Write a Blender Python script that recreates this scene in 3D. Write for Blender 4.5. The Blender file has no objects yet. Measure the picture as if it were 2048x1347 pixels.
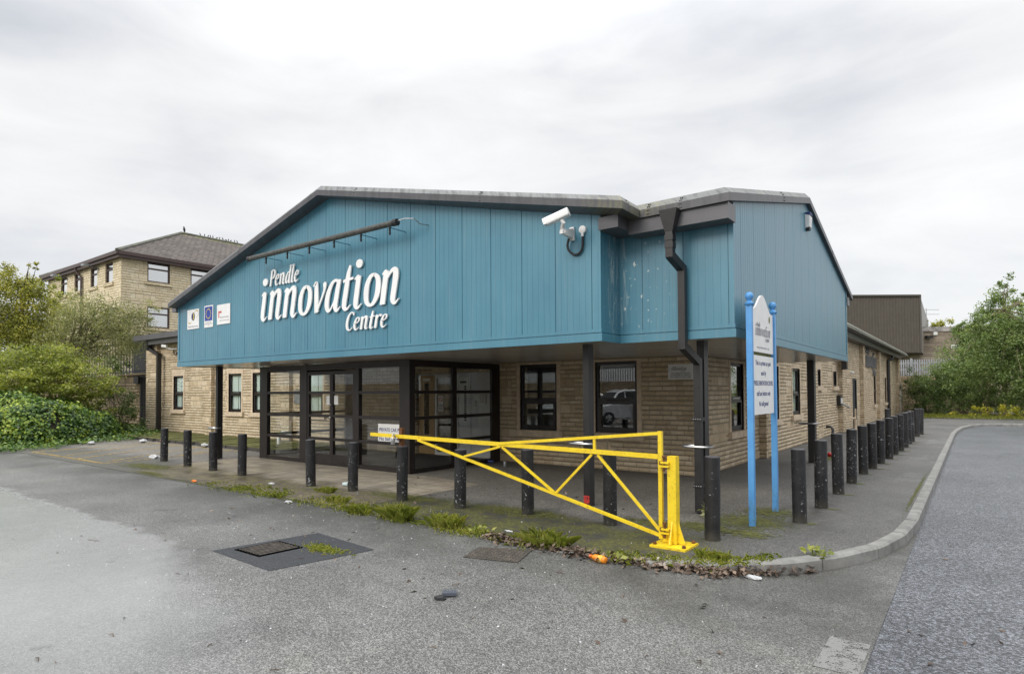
import bpy, bmesh, math, random
import numpy as np
from mathutils import Vector, Matrix

R = math.radians
scene = bpy.context.scene
C = scene.collection

# ------------------------------------------------------------------ camera
cam_data = bpy.data.cameras.new("camera")
cam = bpy.data.objects.new("camera", cam_data)
C.objects.link(cam)
scene.camera = cam
YAW, PITCH, ROLL, EYE = 0.646190, 0.0246054, -0.0052642, 1.7
_f = Vector((-math.sin(YAW) * math.cos(PITCH), math.cos(YAW) * math.cos(PITCH), math.sin(PITCH)))
_r = Vector((math.cos(YAW), math.sin(YAW), 0))
_u = _r.cross(_f)
_r2 = _r * math.cos(ROLL) + _u * math.sin(ROLL)
_u2 = -_r * math.sin(ROLL) + _u * math.cos(ROLL)
cam.matrix_world = Matrix(((_r2.x, _u2.x, -_f.x, 0), (_r2.y, _u2.y, -_f.y, 0), (_r2.z, _u2.z, -_f.z, EYE), (0, 0, 0, 1)))
cam_data.sensor_width = 36
cam_data.lens = 36 * 1223.49 / 2048
cam_data.shift_y = (752.58 - 673.5) / 2048
cam_data.clip_end = 2000
cam_data.clip_start = 0.05

# ------------------------------------------------------------------ light
SUN_EL, SUN_AZ = 30, -172          # azimuth of the sun measured from +Y, clockwise
sun_data = bpy.data.lights.new("sun", 'SUN')
sun_data.energy = 1.0
sun_data.angle = R(22)
sun_data.color = (1.0, 0.95, 0.88)
sun = bpy.data.objects.new("sun", sun_data)
C.objects.link(sun)
_sd = Vector((math.sin(R(SUN_AZ)) * math.cos(R(SUN_EL)), math.cos(R(SUN_AZ)) * math.cos(R(SUN_EL)), math.sin(R(SUN_EL))))
sun.rotation_euler = _sd.to_track_quat('Z', 'Y').to_euler()
sun.location = (0, 0, 30)

world = bpy.data.worlds.new("World")
scene.world = world
world.use_nodes = True
wn = world.node_tree
wn.nodes.clear()


class G:
    """small helper for building node trees"""
    def __init__(self, nt):
        self.nt = nt

    def n(self, typ, props=None, **ins):
        nd = self.nt.nodes.new(typ)
        for k, v in (props or {}).items():
            setattr(nd, k, v)
        for k, v in ins.items():
            key = int(k[1:]) if k[0] == 'i' and k[1:].isdigit() else k.replace('_', ' ')
            self.set(nd.inputs[key], v)
        return nd

    def set(self, sock, v):
        if isinstance(v, bpy.types.NodeSocket):
            self.nt.links.new(v, sock)
        elif isinstance(v, bpy.types.Node):
            self.nt.links.new(v.outputs[0], sock)
        elif isinstance(v, (tuple, list)) and len(v) == 3 and len(sock.default_value) == 4:
            sock.default_value = (*v, 1)
        else:
            sock.default_value = v

    def m(self, op, a, b=0.0, c=None, clamp=False):
        nd = self.n('ShaderNodeMath', {'operation': op, 'use_clamp': clamp}, i0=a, i1=b)
        if c is not None:
            self.set(nd.inputs[2], c)
        return nd.outputs[0]

    def mix(self, fac, a, b, mode='MIX'):
        nd = self.n('ShaderNodeMixRGB', {'blend_type': mode}, Fac=fac, Color1=a, Color2=b)
        return nd.outputs[0]

    def noise(self, vec, scale, detail=4.0, rough=0.55, dist=0.0, out='Fac'):
        nd = self.n('ShaderNodeTexNoise', None, Vector=vec, Scale=scale, Detail=detail, Roughness=rough, Distortion=dist)
        return nd.outputs[out]

    def ramp(self, fac, *stops, interp='LINEAR'):
        nd = self.n('ShaderNodeValToRGB', None, Fac=fac)
        cr = nd.color_ramp
        cr.interpolation = interp
        while len(cr.elements) > 1:
            cr.elements.remove(cr.elements[-1])
        for i, (p, c) in enumerate(stops):
            e = cr.elements[0] if i == 0 else cr.elements.new(p)
            e.position = p
            if isinstance(c, (int, float)):
                c = (c, c, c)
            e.color = (*c[:3], 1)
        return nd.outputs[0]

    def step(self, x, lo, hi):
        return self.n('ShaderNodeMapRange', {'interpolation_type': 'SMOOTHSTEP'}, Value=x, From_Min=lo, From_Max=hi).outputs[0]

    def scale(self, vec, s, off=(0, 0, 0)):
        return self.n('ShaderNodeMapping', None, Vector=vec, Scale=s, Location=off).outputs[0]

    def pos(self):
        return self.n('ShaderNodeNewGeometry').outputs['Position']

    def xyz(self, vec):
        return self.n('ShaderNodeSeparateXYZ', None, Vector=vec).outputs

    def comb(self, x, y, z):
        return self.n('ShaderNodeCombineXYZ', None, X=x, Y=y, Z=z).outputs[0]

    def bump(self, h, strength=0.5, dist=0.02):
        return self.n('ShaderNodeBump', None, Height=h, Strength=strength, Distance=dist).outputs[0]


g = G(wn)
sky = g.n('ShaderNodeTexSky', {'sky_type': 'NISHITA', 'sun_disc': False, 'sun_elevation': R(SUN_EL), 'sun_rotation': R(SUN_AZ)})
wdir = g.n('ShaderNodeTexCoord').outputs['Generated']
wx, wy, wz = g.xyz(wdir)
den = g.m('ADD', g.m('MAXIMUM', wz, 0.0), 0.16)
cp = g.comb(g.m('DIVIDE', wx, den), g.m('DIVIDE', wy, den), 0.0)
cn1 = g.noise(g.scale(wdir, (1.25, 1.25, 3.4), (3.1, 1.7, 0)), 1.0, 3, 0.45, 0.5)
cn2 = g.noise(g.scale(wdir, (3.2, 3.2, 11.0), (7.1, 0.2, 2)), 1.0, 6, 0.55, 0.35)
cl = g.m('ADD', g.m('MULTIPLY', cn1, 0.62), g.m('MULTIPLY', cn2, 0.38))
cloud = g.ramp(cl, (0.34, (0.49, 0.51, 0.545)), (0.43, (0.59, 0.60, 0.62)), (0.50, (0.67, 0.675, 0.68)), (0.60, (0.76, 0.76, 0.757)))
gain = g.m('ADD', 0.90, g.m('MULTIPLY', g.step(wz, 0.42, 0.95), 1.9))
cloudg = g.n('ShaderNodeVectorMath', {'operation': 'SCALE'}, i0=cloud, Scale=g.m('MULTIPLY', gain, 10.0)).outputs[0]
skymix = g.mix(0.95, sky.outputs[0], cloudg)
bg = g.n('ShaderNodeBackground', None, Color=skymix, Strength=0.1)
wo = g.n('ShaderNodeOutputWorld', None, Surface=bg)

scene.view_settings.view_transform = 'Standard'
scene.view_settings.look = 'None'
scene.view_settings.exposure = 0.6
scene.view_settings.gamma = 1.0
scene.view_settings.use_curve_mapping = False
scene.cycles.use_denoising = True
scene.cycles.max_bounces = 8
scene.cycles.transparent_max_bounces = 24
scene.cycles.caustics_reflective = False
scene.cycles.caustics_refractive = False
scene.cycles.sample_clamp_indirect = 6.0

# ------------------------------------------------------------------ mesh helpers
class MB:
    def __init__(self):
        self.v = []
        self.f = []
        self.sm = False

    def add(self, vs, fs):
        o = len(self.v)
        self.v.extend([tuple(p) for p in vs])
        self.f.extend([tuple(i + o for i in q) for q in fs])
        return self

    def box(self, x0, x1, y0, y1, z0, z1):
        x0, x1 = min(x0, x1), max(x0, x1)
        y0, y1 = min(y0, y1), max(y0, y1)
        z0, z1 = min(z0, z1), max(z0, z1)
        return self.add([(x0, y0, z0), (x1, y0, z0), (x1, y1, z0), (x0, y1, z0), (x0, y0, z1), (x1, y0, z1), (x1, y1, z1), (x0, y1, z1)],
                        [(0, 3, 2, 1), (4, 5, 6, 7), (0, 1, 5, 4), (1, 2, 6, 5), (2, 3, 7, 6), (3, 0, 4, 7)])

    def wbox(self, ax, fx, u0, u1, d0, d1, z0, z1):
        """box on a wall: ax 'x' faces -Y at y=fx, ax 'y' faces +X at x=fx; d measured outwards"""
        if ax == 'x':
            return self.box(u0, u1, fx - d1, fx - d0, z0, z1)
        return self.box(fx + d0, fx + d1, u0, u1, z0, z1)

    def beam(self, a, b, w, h, up=(0, 0, 1)):
        """rectangular bar from a to b, w sideways, h along up"""
        a, b = Vector(a), Vector(b)
        d = (b - a).normalized()
        up = Vector(up)
        s = d.cross(up)
        if s.length < 1e-5:
            s = d.cross(Vector((1, 0, 0)))
        s.normalize()
        t = s.cross(d).normalized()
        vs = []
        for p in (a, b):
            for i, j in ((-1, -1), (1, -1), (1, 1), (-1, 1)):
                vs.append(p + s * (i * w / 2) + t * (j * h / 2))
        return self.add(vs, [(3, 2, 1, 0), (4, 5, 6, 7), (0, 1, 5, 4), (1, 2, 6, 5), (2, 3, 7, 6), (3, 0, 4, 7)])

    def tube(self, pts, rad, n=10, caps=True):
        pts = [Vector(p) for p in pts]
        if not isinstance(rad, (list, tuple)):
            rad = [rad] * len(pts)
        o = len(self.v)
        ref = None
        for i, p in enumerate(pts):
            d = (pts[min(i + 1, len(pts) - 1)] - pts[max(i - 1, 0)]).normalized()
            if ref is None:
                ref = Vector((0, 0, 1)) if abs(d.z) < 0.9 else Vector((1, 0, 0))
            s = d.cross(ref).normalized()
            t = s.cross(d).normalized()
            ref = t
            for k in range(n):
                a = 2 * math.pi * k / n
                self.v.append(tuple(p + (s * math.cos(a) + t * math.sin(a)) * rad[i]))
        for i in range(len(pts) - 1):
            for k in range(n):
                k2 = (k + 1) % n
                self.f.append((o + i * n + k, o + i * n + k2, o + (i + 1) * n + k2, o + (i + 1) * n + k))
        if caps:
            self.f.append(tuple(o + k for k in range(n))[::-1])
            self.f.append(tuple(o + (len(pts) - 1) * n + k for k in range(n)))
        return self

    def lathe(self, prof, c=(0, 0, 0), n=20, axis='z'):
        o = len(self.v)
        for r, h in prof:
            for k in range(n):
                a = 2 * math.pi * k / n
                x, y = r * math.cos(a), r * math.sin(a)
                if axis == 'z':
                    self.v.append((c[0] + x, c[1] + y, c[2] + h))
                elif axis == 'x':
                    self.v.append((c[0] + h, c[1] + x, c[2] + y))
                else:
                    self.v.append((c[0] + x, c[1] + h, c[2] + y))
        m = len(prof)
        for i in range(m - 1):
            for k in range(n):
                k2 = (k + 1) % n
                self.f.append((o + i * n + k, o + i * n + k2, o + (i + 1) * n + k2, o + (i + 1) * n + k))
        self.f.append(tuple(o + k for k in range(n))[::-1])
        self.f.append(tuple(o + (m - 1) * n + k for k in range(n)))
        return self

    def prism(self, poly, a, b, plane='xz'):
        """polygon extruded: plane 'xz' from y=a to y=b, 'yz' from x=a to x=b, 'xy' from z=a to z=b"""
        def mk(p, t):
            return {'xz': (p[0], t, p[1]), 'yz': (t, p[0], p[1]), 'xy': (p[0], p[1], t)}[plane]
        n = len(poly)
        vs = [mk(p, a) for p in poly] + [mk(p, b) for p in poly]
        fs = [tuple(range(n)), tuple(range(2 * n - 1, n - 1, -1))]
        for i in range(n):
            j = (i + 1) % n
            fs.append((i, i + n, j + n, j))
        return self.add(vs, fs)

    def sphere(self, c, r, n=12, m=8):
        rx, ry, rz = r if isinstance(r, (tuple, list)) else (r, r, r)
        o = len(self.v)
        for i in range(m + 1):
            th = math.pi * i / m
            for k in range(n):
                a = 2 * math.pi * k / n
                self.v.append((c[0] + rx * math.sin(th) * math.cos(a), c[1] + ry * math.sin(th) * math.sin(a), c[2] + rz * math.cos(th)))
        for i in range(m):
            for k in range(n):
                k2 = (k + 1) % n
                self.f.append((o + i * n + k, o + (i + 1) * n + k, o + (i + 1) * n + k2, o + i * n + k2))
        return self


def link_mesh(name, mb, mat, parent=None, smooth=False, fix=True, off=None):
    me = bpy.data.meshes.new(name)
    o = bpy.data.objects.new(name, me)
    loc = Vector((0, 0, 0))
    if off is not None:
        loc = Vector(off)
    elif parent is not None:
        loc = Vector(parent.get('base', (0, 0, 0)))
    vs = [(p[0] - loc.x, p[1] - loc.y, p[2] - loc.z) for p in mb.v]
    me.from_pydata(vs, [], mb.f)
    if fix:
        bm = bmesh.new()
        bm.from_mesh(me)
        bmesh.ops.recalc_face_normals(bm, faces=bm.faces)
        bm.to_mesh(me)
        bm.free()
    if smooth:
        ang = smooth if isinstance(smooth, float) else 40.0
        me.shade_smooth()
        me.set_sharp_from_angle(angle=R(ang))
    if mat is not None:
        for mm in (mat if isinstance(mat, (list, tuple)) else [mat]):
            me.materials.append(mm)
    C.objects.link(o)
    if parent is not None:
        o.parent = parent
    if off is not None and parent is None:
        o.location = loc
    return o


def tag(o, label=None, cat=None, group=None, kind=None):
    if label:
        o['label'] = label
    if cat:
        o['category'] = cat
    if group:
        o['group'] = group
    if kind:
        o['kind'] = kind
    return o


def thing(name, base, label, cat, group=None):
    o = bpy.data.objects.new(name, None)
    o.empty_display_size = 0.2
    C.objects.link(o)
    o.location = base
    o['base'] = tuple(base)
    return tag(o, label, cat, group)


def part(name, mb, mat, root, smooth=False):
    """a part given in world coordinates under a thing (or under another part)"""
    base = root.get('base')
    o = link_mesh(name, mb, mat, root, smooth)
    o['base'] = tuple(base)
    return o


def solo(name, mb, mat, base, label, cat, group=None, smooth=False):
    """a thing that is one mesh, given in world coordinates"""
    o = link_mesh(name, mb, mat, None, smooth, off=base)
    o['base'] = tuple(base)
    return tag(o, label, cat, group)


def structure(name, mb, mat, kind='structure', smooth=False):
    o = link_mesh(name, mb, mat, None, smooth)
    return tag(o, kind=kind)


# ------------------------------------------------------------------ materials
def mat(name):
    m = bpy.data.materials.new(name)
    m.use_nodes = True
    m.node_tree.nodes.clear()
    gg = G(m.node_tree)
    return m, gg


def fin(gg, color, rough=0.6, normal=None, metal=0.0, spec=0.5, **kw):
    b = gg.n('ShaderNodeBsdfPrincipled', None, Base_Color=color, Roughness=rough, Metallic=metal)
    gg.set(b.inputs['Specular IOR Level'], spec)
    if normal is not None:
        gg.set(b.inputs['Normal'], normal)
    for k, v in kw.items():
        gg.set(b.inputs[k.replace('_', ' ')], v)
    gg.n('ShaderNodeOutputMaterial', None, Surface=b)
    return b


def simple(name, color, rough=0.5, var=0.12, metal=0.0, scale=6.0, bump=0.0, spec=0.5):
    m, q = mat(name)
    p = q.pos()
    n = q.noise(p, scale, 5, 0.6)
    dark = tuple(c * (1 - 2.2 * var) for c in color)
    lite = tuple(min(1, c * (1 + 1.2 * var)) for c in color)
    col = q.ramp(n, (0.3, dark), (0.7, lite))
    nm = q.bump(q.noise(p, scale * 9, 3), bump, 0.01) if bump else None
    fin(q, col, q.m('ADD', rough - 0.06, q.m('MULTIPLY', n, 0.12)), nm, metal, spec)
    return m


def wall_uv(q):
    """(u along the wall, height) from world position, for walls along X or along Y"""
    geo = q.n('ShaderNodeNewGeometry')
    px, py, pz = q.xyz(geo.outputs['Position'])
    nx, ny, nz = q.xyz(geo.outputs['Normal'])
    fx = q.m('GREATER_THAN', q.m('ABSOLUTE', nx), q.m('ABSOLUTE', ny))
    u = q.m('ADD', q.m('MULTIPLY', px, q.m('SUBTRACT', 1.0, fx)), q.m('MULTIPLY', py, fx))
    return u, pz, geo.outputs['Position']


def stone_mat(name, c1, c2, c3, mortar, row=0.1, length=0.3, dirt=(0.05, 0.045, 0.035), grime=0.3, relief=1.0, mort=0.012):
    m, q = mat(name)
    u, z, p = wall_uv(q)
    vec = q.comb(u, z, 0.0)
    def brick(rh, ln):
        b = q.n('ShaderNodeTexBrick', {'offset': 0.5, 'squash': 0.8, 'squash_frequency': 3}, Vector=vec, Color1=(0, 0, 0), Color2=(1, 1, 1),
                Mortar=(0.5, 0.5, 0.5), Scale=1.0)
        b.inputs['Mortar Size'].default_value = mort
        b.inputs['Mortar Smooth'].default_value = 0.3
        b.inputs['Bias'].default_value = 0.0
        b.inputs['Brick Width'].default_value = ln
        b.inputs['Row Height'].default_value = rh
        return b
    a = brick(row, length)
    b = brick(row * 2, length * 1.15)
    cell = q.n('ShaderNodeTexWhiteNoise', {'noise_dimensions': '2D'},
               Vector=q.comb(q.m('FLOOR', q.m('DIVIDE', u, length * 3)), q.m('FLOOR', q.m('DIVIDE', z, row * 2)), 0.0)).outputs[0]
    sel = q.m('LESS_THAN', cell, 0.2)
    tone = q.mix(sel, a.outputs['Color'], b.outputs['Color'])
    mo = q.m('ADD', q.m('MULTIPLY', a.outputs['Fac'], q.m('SUBTRACT', 1.0, sel)), q.m('MULTIPLY', b.outputs['Fac'], sel))
    n1 = q.noise(p, 11, 6, 0.65)
    n2 = q.noise(p, 1.1, 4, 0.6)
    n3 = q.noise(p, 60, 3, 0.6)
    base = q.ramp(tone, (0.0, c1), (0.5, c2), (1.0, c3))
    base = q.mix(0.36, base, q.ramp(n1, (0.3, tuple(c * 0.55 for c in c2)), (0.7, tuple(min(1, c * 1.3) for c in c2))), 'MIX')
    base = q.mix(0.5, base, q.ramp(n3, (0.3, 0.55), (0.7, 1.35)), 'MULTIPLY')
    st = q.m('MULTIPLY', q.step(q.noise(q.scale(p, (1.3, 1.3, 0.35)), 1.4, 5, 0.65), 0.5, 0.75), grime)
    low = q.m('MULTIPLY', q.step(z, 0.45, 0.0), q.m('MULTIPLY', n1, grime))
    base = q.mix(q.m('ADD', st, low, clamp=True), base, dirt)
    col = q.mix(q.m('MULTIPLY', mo, 0.65), base, mortar)
    rowz = q.m('PINGPONG', q.m('ADD', z, 0.0), row * 0.5)          # rock-faced courses bulge at mid height
    bulge = q.m('SQRT', q.m('DIVIDE', rowz, row * 0.5))
    h = q.m('ADD', q.m('MULTIPLY', q.m('SUBTRACT', 1.0, mo), 0.45), q.m('ADD', q.m('MULTIPLY', n1, 0.55), q.m('MULTIPLY', n3, 0.18)))
    h = q.m('ADD', h, q.m('MULTIPLY', q.m('MULTIPLY', bulge, q.m('SUBTRACT', 1.0, sel)), 0.55))
    edge = q.m('MULTIPLY', q.m('SUBTRACT', 1.0, q.step(rowz, 0.0, row * 0.13)), q.m('SUBTRACT', 1.0, sel))
    col = q.mix(q.m('MULTIPLY', edge, 0.22), col, tuple(c * 0.55 for c in mortar))  # shadow between courses painted into the stone colour along each bed joint
    fin(q, col, 0.88, q.bump(h, 0.9 * relief, 0.035), spec=0.3)
    return m


M = {}
M['stone'] = stone_mat('split_face_stone', (0.49, 0.375, 0.235), (0.67, 0.54, 0.37), (0.78, 0.66, 0.49), (0.37, 0.31, 0.235), grime=0.16, relief=1.3)
M['stone_old'] = stone_mat('weathered_stone', (0.22, 0.165, 0.105), (0.33, 0.255, 0.165), (0.44, 0.35, 0.24), (0.085, 0.07, 0.05), row=0.16, length=0.5, grime=0.75, dirt=(0.05, 0.04, 0.03), mort=0.02)
M['stone_far'] = stone_mat('far_buff_stone', (0.64, 0.53, 0.34), (0.78, 0.67, 0.47), (0.84, 0.75, 0.57), (0.46, 0.37, 0.24), row=0.15, length=0.45, grime=0.08, mort=0.016)
M['stone_grey'] = stone_mat('grey_brown_stone', (0.20, 0.155, 0.12), (0.31, 0.25, 0.20), (0.42, 0.35, 0.27), (0.16, 0.13, 0.11), row=0.22, length=0.8, grime=0.35, mort=0.02)
M['dressed'] = simple('dressed_stone', (0.66, 0.535, 0.395), 0.85, 0.1, scale=7, bump=0.15, spec=0.25)
M['dark_metal'] = simple('dark_brown_metal', (0.021, 0.0195, 0.020), 0.42, 0.12, scale=9, bump=0.02)
M['frame'] = simple('brown_black_frame', (0.021, 0.016, 0.0155), 0.38, 0.12, scale=6)
M['grey_metal'] = simple('grey_trim_metal', (0.105, 0.103, 0.112), 0.4, 0.08, scale=3)
M['chrome'] = simple('brushed_steel', (0.45, 0.45, 0.45), 0.38, 0.05, metal=1.0)
M['white'] = simple('white_paint', (0.80, 0.80, 0.79), 0.45, 0.03)
M['off_white'] = simple('off_white_board', (0.80, 0.80, 0.79), 0.6, 0.04)
M['letter_white'] = simple('letter_white', (0.86, 0.86, 0.85), 0.35, 0.03, scale=3)
M['letter_grey'] = simple('letter_grey', (0.16, 0.16, 0.17), 0.5, 0.05)
M['navy'] = simple('navy_ink', (0.025, 0.045, 0.16), 0.6, 0.03)
M['ink'] = simple('black_ink', (0.03, 0.03, 0.035), 0.6, 0.03)
M['grey_ink'] = simple('grey_ink', (0.33, 0.33, 0.36), 0.6, 0.03)
M['rubber'] = simple('black_rubber', (0.018, 0.018, 0.02), 0.6, 0.1)
M['red'] = simple('red_mark', (0.6, 0.03, 0.025), 0.5, 0.1)
M['wood'] = simple('oak_door', (0.42, 0.26, 0.10), 0.4, 0.06, scale=4)
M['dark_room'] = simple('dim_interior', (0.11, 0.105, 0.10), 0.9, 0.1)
M['plaster'] = simple('white_plaster', (0.68, 0.69, 0.71), 0.8, 0.03)
M['mat_floor'] = simple('charcoal_entrance_mat', (0.022, 0.022, 0.024), 0.9, 0.2, scale=30, bump=0.2)
M['galv'] = simple('galvanised_steel', (0.30, 0.32, 0.34), 0.45, 0.1, metal=0.4, scale=3)
M['dark_bar'] = simple('blue_black_railing', (0.028, 0.034, 0.045), 0.4, 0.1)
M['bark'] = simple('bark', (0.115, 0.088, 0.06), 0.9, 0.25, scale=14, bump=0.4)
M['pale_bark'] = simple('pale_bark', (0.30, 0.24, 0.165), 0.9, 0.2, scale=14, bump=0.3)
M['soil'] = simple('dark_soil', (0.03, 0.024, 0.016), 0.95, 0.3, scale=10, bump=0.6)
M['plum'] = simple('plum_brown_trim', (0.075, 0.047, 0.043), 0.45, 0.1)
M['bird'] = simple('dark_feathers', (0.02, 0.02, 0.022), 0.6, 0.2)


def cladding_mat():
    m, q = mat('blue_cladding')
    u, z, p = wall_uv(q)
    fine = q.noise(q.comb(q.m('MULTIPLY', u, 45.0), q.m('MULTIPLY', z, 0.6), 0.0), 1.0, 3, 0.6)
    panel = q.n('ShaderNodeTexWhiteNoise', {'noise_dimensions': '1D'}, W=q.m('FLOOR', q.m('DIVIDE', u, 0.6))).outputs[0]
    big = q.noise(q.scale(p, (0.5, 0.5, 0.35)), 1.6, 5, 0.6)
    col = q.ramp(big, (0.3, (0.044, 0.182, 0.265)), (0.7, (0.078, 0.245, 0.325)))
    col = q.mix(q.m('MULTIPLY', panel, 0.35), col, (0.075, 0.21, 0.29))
    col = q.mix(0.35, col, q.ramp(fine, (0.3, 0.8), (0.7, 1.12)), 'MULTIPLY')
    streak = q.noise(q.comb(q.m('MULTIPLY', u, 16.0), q.m('MULTIPLY', z, 0.5), 3.0), 1.0, 5, 0.7)
    col = q.mix(q.m('MULTIPLY', q.step(streak, 0.52, 0.75), 0.3), col, (0.22, 0.30, 0.33))
    # white bird lime below the valley of the two roofs
    px, py, pz = q.xyz(p)
    near = q.m('MULTIPLY', q.step(px, -4.25, -4.02), q.step(px, -2.95, -3.55))
    near = q.m('MULTIPLY', near, q.m('MULTIPLY', q.step(py, 7.46, 7.52), q.step(pz, 2.35, 2.9)))
    sp = q.noise(q.comb(q.m('MULTIPLY', u, 20.0), q.m('MULTIPLY', z, 2.2), 0.0), 1.0, 5, 0.72, 0.5)
    dots = q.noise(q.comb(q.m('MULTIPLY', u, 19.0), q.m('MULTIPLY', z, 11.0), 5.0), 1.0, 2, 0.5)
    cc = q.m('ADD', q.m('ABSOLUTE', q.m('ADD', px, 3.98)), q.m('MULTIPLY', q.m('ABSOLUTE', q.m('SUBTRACT', py, 7.78)), 1.4))
    core = q.step(cc, 0.42, 0.06)
    lime = q.m('MULTIPLY', near, q.m('MAXIMUM', q.m('MULTIPLY', core, q.step(sp, 0.50, 0.60)), q.m('MULTIPLY', q.step(cc, 1.4, 0.3), q.step(dots, 0.655, 0.70))))
    col = q.mix(q.m('MULTIPLY', lime, 0.85), col, (0.62, 0.66, 0.64))
    rib = q.m('PINGPONG', q.m('MULTIPLY', u, 30.0), 0.5)
    fin(q, col, q.m('ADD', 0.30, q.m('MULTIPLY', big, 0.14)), q.bump(q.m('ADD', rib, q.m('MULTIPLY', fine, 0.5)), 0.12, 0.004), spec=0.78)
    return m


M['clad'] = cladding_mat()


def fascia_mat():
    m, q = mat('dark_grey_fascia')
    geo = q.n('ShaderNodeNewGeometry')
    p = geo.outputs['Position']
    nz = q.xyz(geo.outputs['Normal'])[2]
    px, py, pz = q.xyz(p)
    st = q.noise(q.comb(q.m('MULTIPLY', q.m('ADD', px, py), 5.0), q.m('MULTIPLY', pz, 1.2), 0.0), 1.6, 5, 0.7)
    bl = q.noise(p, 3.2, 6, 0.7)
    tilt = q.step(nz, 0.1, 0.3)
    col = q.ramp(st, (0.35, (0.06, 0.059, 0.064)), (0.65, (0.10, 0.098, 0.105)))
    col = q.mix(tilt, col, q.ramp(st, (0.40, (0.055, 0.057, 0.055)), (0.5, (0.125, 0.13, 0.13)), (0.62, (0.17, 0.175, 0.175))))
    moss = q.m('MULTIPLY', q.step(bl, 0.56, 0.72), q.m('ADD', 0.12, q.m('MULTIPLY', tilt, 0.45)))
    col = q.mix(moss, col, (0.17, 0.17, 0.075))
    val = q.m('MULTIPLY', q.step(px, -4.3, -3.9), q.step(px, -2.9, -3.4))
    col = q.mix(q.m('MULTIPLY', q.m('MULTIPLY', val, q.step(py, 9.0, 8.0)), q.m('MULTIPLY', q.step(st, 0.4, 0.62), 0.6)), col, (0.16, 0.15, 0.06))
    fin(q, col, 0.42, q.bump(bl, 0.05, 0.01), spec=0.5)
    return m


M['fascia'] = fascia_mat()


def mossy_fascia_mat():
    m, q = mat('mossy_eave_metal')
    p = q.pos()
    n = q.noise(p, 2.2, 6, 0.7)
    col = q.ramp(n, (0.35, (0.085, 0.083, 0.075)), (0.55, (0.16, 0.165, 0.13)), (0.75, (0.20, 0.215, 0.08)))
    fin(q, col, 0.6, q.bump(q.noise(p, 40, 3), 0.2, 0.01))
    return m


M['mossy'] = mossy_fascia_mat()


def soffit_mat():
    m, q = mat('soffit_boards')
    p = q.pos()
    px, py, pz = q.xyz(p)
    line = q.step(q.m('PINGPONG', q.m('ADD', py, 0.02), 0.05), 0.0, 0.006)
    n = q.noise(p, 2.0, 4)
    col = q.mix(line, (0.06, 0.052, 0.045), q.ramp(n, (0.3, (0.44, 0.415, 0.38)), (0.7, (0.50, 0.47, 0.43))))
    fin(q, col, 0.24, q.bump(line, 0.15, 0.004), spec=0.6)
    return m


M['soffit'] = soffit_mat()


def glass_mat(name, tint, base=0.06, gl=(1, 1, 1)):
    m, q = mat(name)
    lw = q.n('ShaderNodeLayerWeight', None, Blend=0.5)
    f = q.m('ADD', base, q.m('MULTIPLY', q.m('POWER', lw.outputs['Facing'], 5.0), 0.9), clamp=True)
    t = q.n('ShaderNodeBsdfTransparent', None, Color=tint)
    wob = q.bump(q.noise(q.pos(), 1.3, 2), 0.012, 0.012)
    s = q.n('ShaderNodeBsdfGlossy', None, Color=gl, Roughness=0.008, Normal=wob)
    x = q.n('ShaderNodeMixShader', None, Fac=f, i1=t.outputs[0], i2=s.outputs[0])
    q.n('ShaderNodeOutputMaterial', None, Surface=x)
    return m


M['glass'] = glass_mat('clear_glass', (0.98, 0.99, 0.985), 0.075)
M['glass_dark'] = glass_mat('window_glass', (0.98, 1.0, 0.99), 0.09)
M['glass_far'] = glass_mat('reflecting_window_glass', (0.45, 0.5, 0.5), 0.6)


def blind_mat():
    m, q = mat('pale_vertical_blind')
    u, z, p = wall_uv(q)
    w = q.m('PINGPONG', q.m('MULTIPLY', u, 11.0), 0.5)
    col = q.mix(w, (0.70, 0.80, 0.76), (0.90, 0.95, 0.92))
    fin(q, col, 0.8)
    return m


M['blind'] = blind_mat()


def yellow_mat():
    m, q = mat('yellow_gate_paint')
    p = q.pos()
    n = q.noise(p, 7, 6, 0.65)
    n2 = q.noise(p, 24, 5, 0.7)
    z = q.xyz(p)[2]
    col = q.ramp(n, (0.3, (0.80, 0.55, 0.018)), (0.7, (0.90, 0.68, 0.03)))
    grime = q.m('MULTIPLY', q.step(n2, 0.5, 0.72), q.m('ADD', 0.38, q.m('MULTIPLY', q.step(z, 0.25, 0.0), 0.5)))
    col = q.mix(grime, col, (0.20, 0.12, 0.03))
    chip = q.step(n2, 0.675, 0.69)
    col = q.mix(chip, col, (0.07, 0.03, 0.015))
    fin(q, col, q.m('ADD', 0.34, q.m('MULTIPLY', n, 0.15)), q.bump(n2, 0.06, 0.004))
    return m


M['yellow'] = yellow_mat()
M['rust'] = simple('rusty_steel', (0.16, 0.065, 0.022), 0.85, 0.3, scale=20, bump=0.3)


def blue_mat():
    m, q = mat('blue_post_paint')
    p = q.pos()
    n = q.noise(p, 5, 5)
    z = q.xyz(p)[2]
    col = q.ramp(n, (0.3, (0.085, 0.29, 0.62)), (0.7, (0.115, 0.36, 0.70)))
    low = q.m('MULTIPLY', q.step(z, 0.45, 0.0), q.step(q.noise(q.scale(p, (9, 9, 3)), 2.0, 5, 0.7), 0.42, 0.62))
    col = q.mix(q.m('MULTIPLY', low, 0.75), col, (0.10, 0.13, 0.09))
    fin(q, col, 0.4, spec=0.5)
    return m


M['blue'] = blue_mat()


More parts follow.
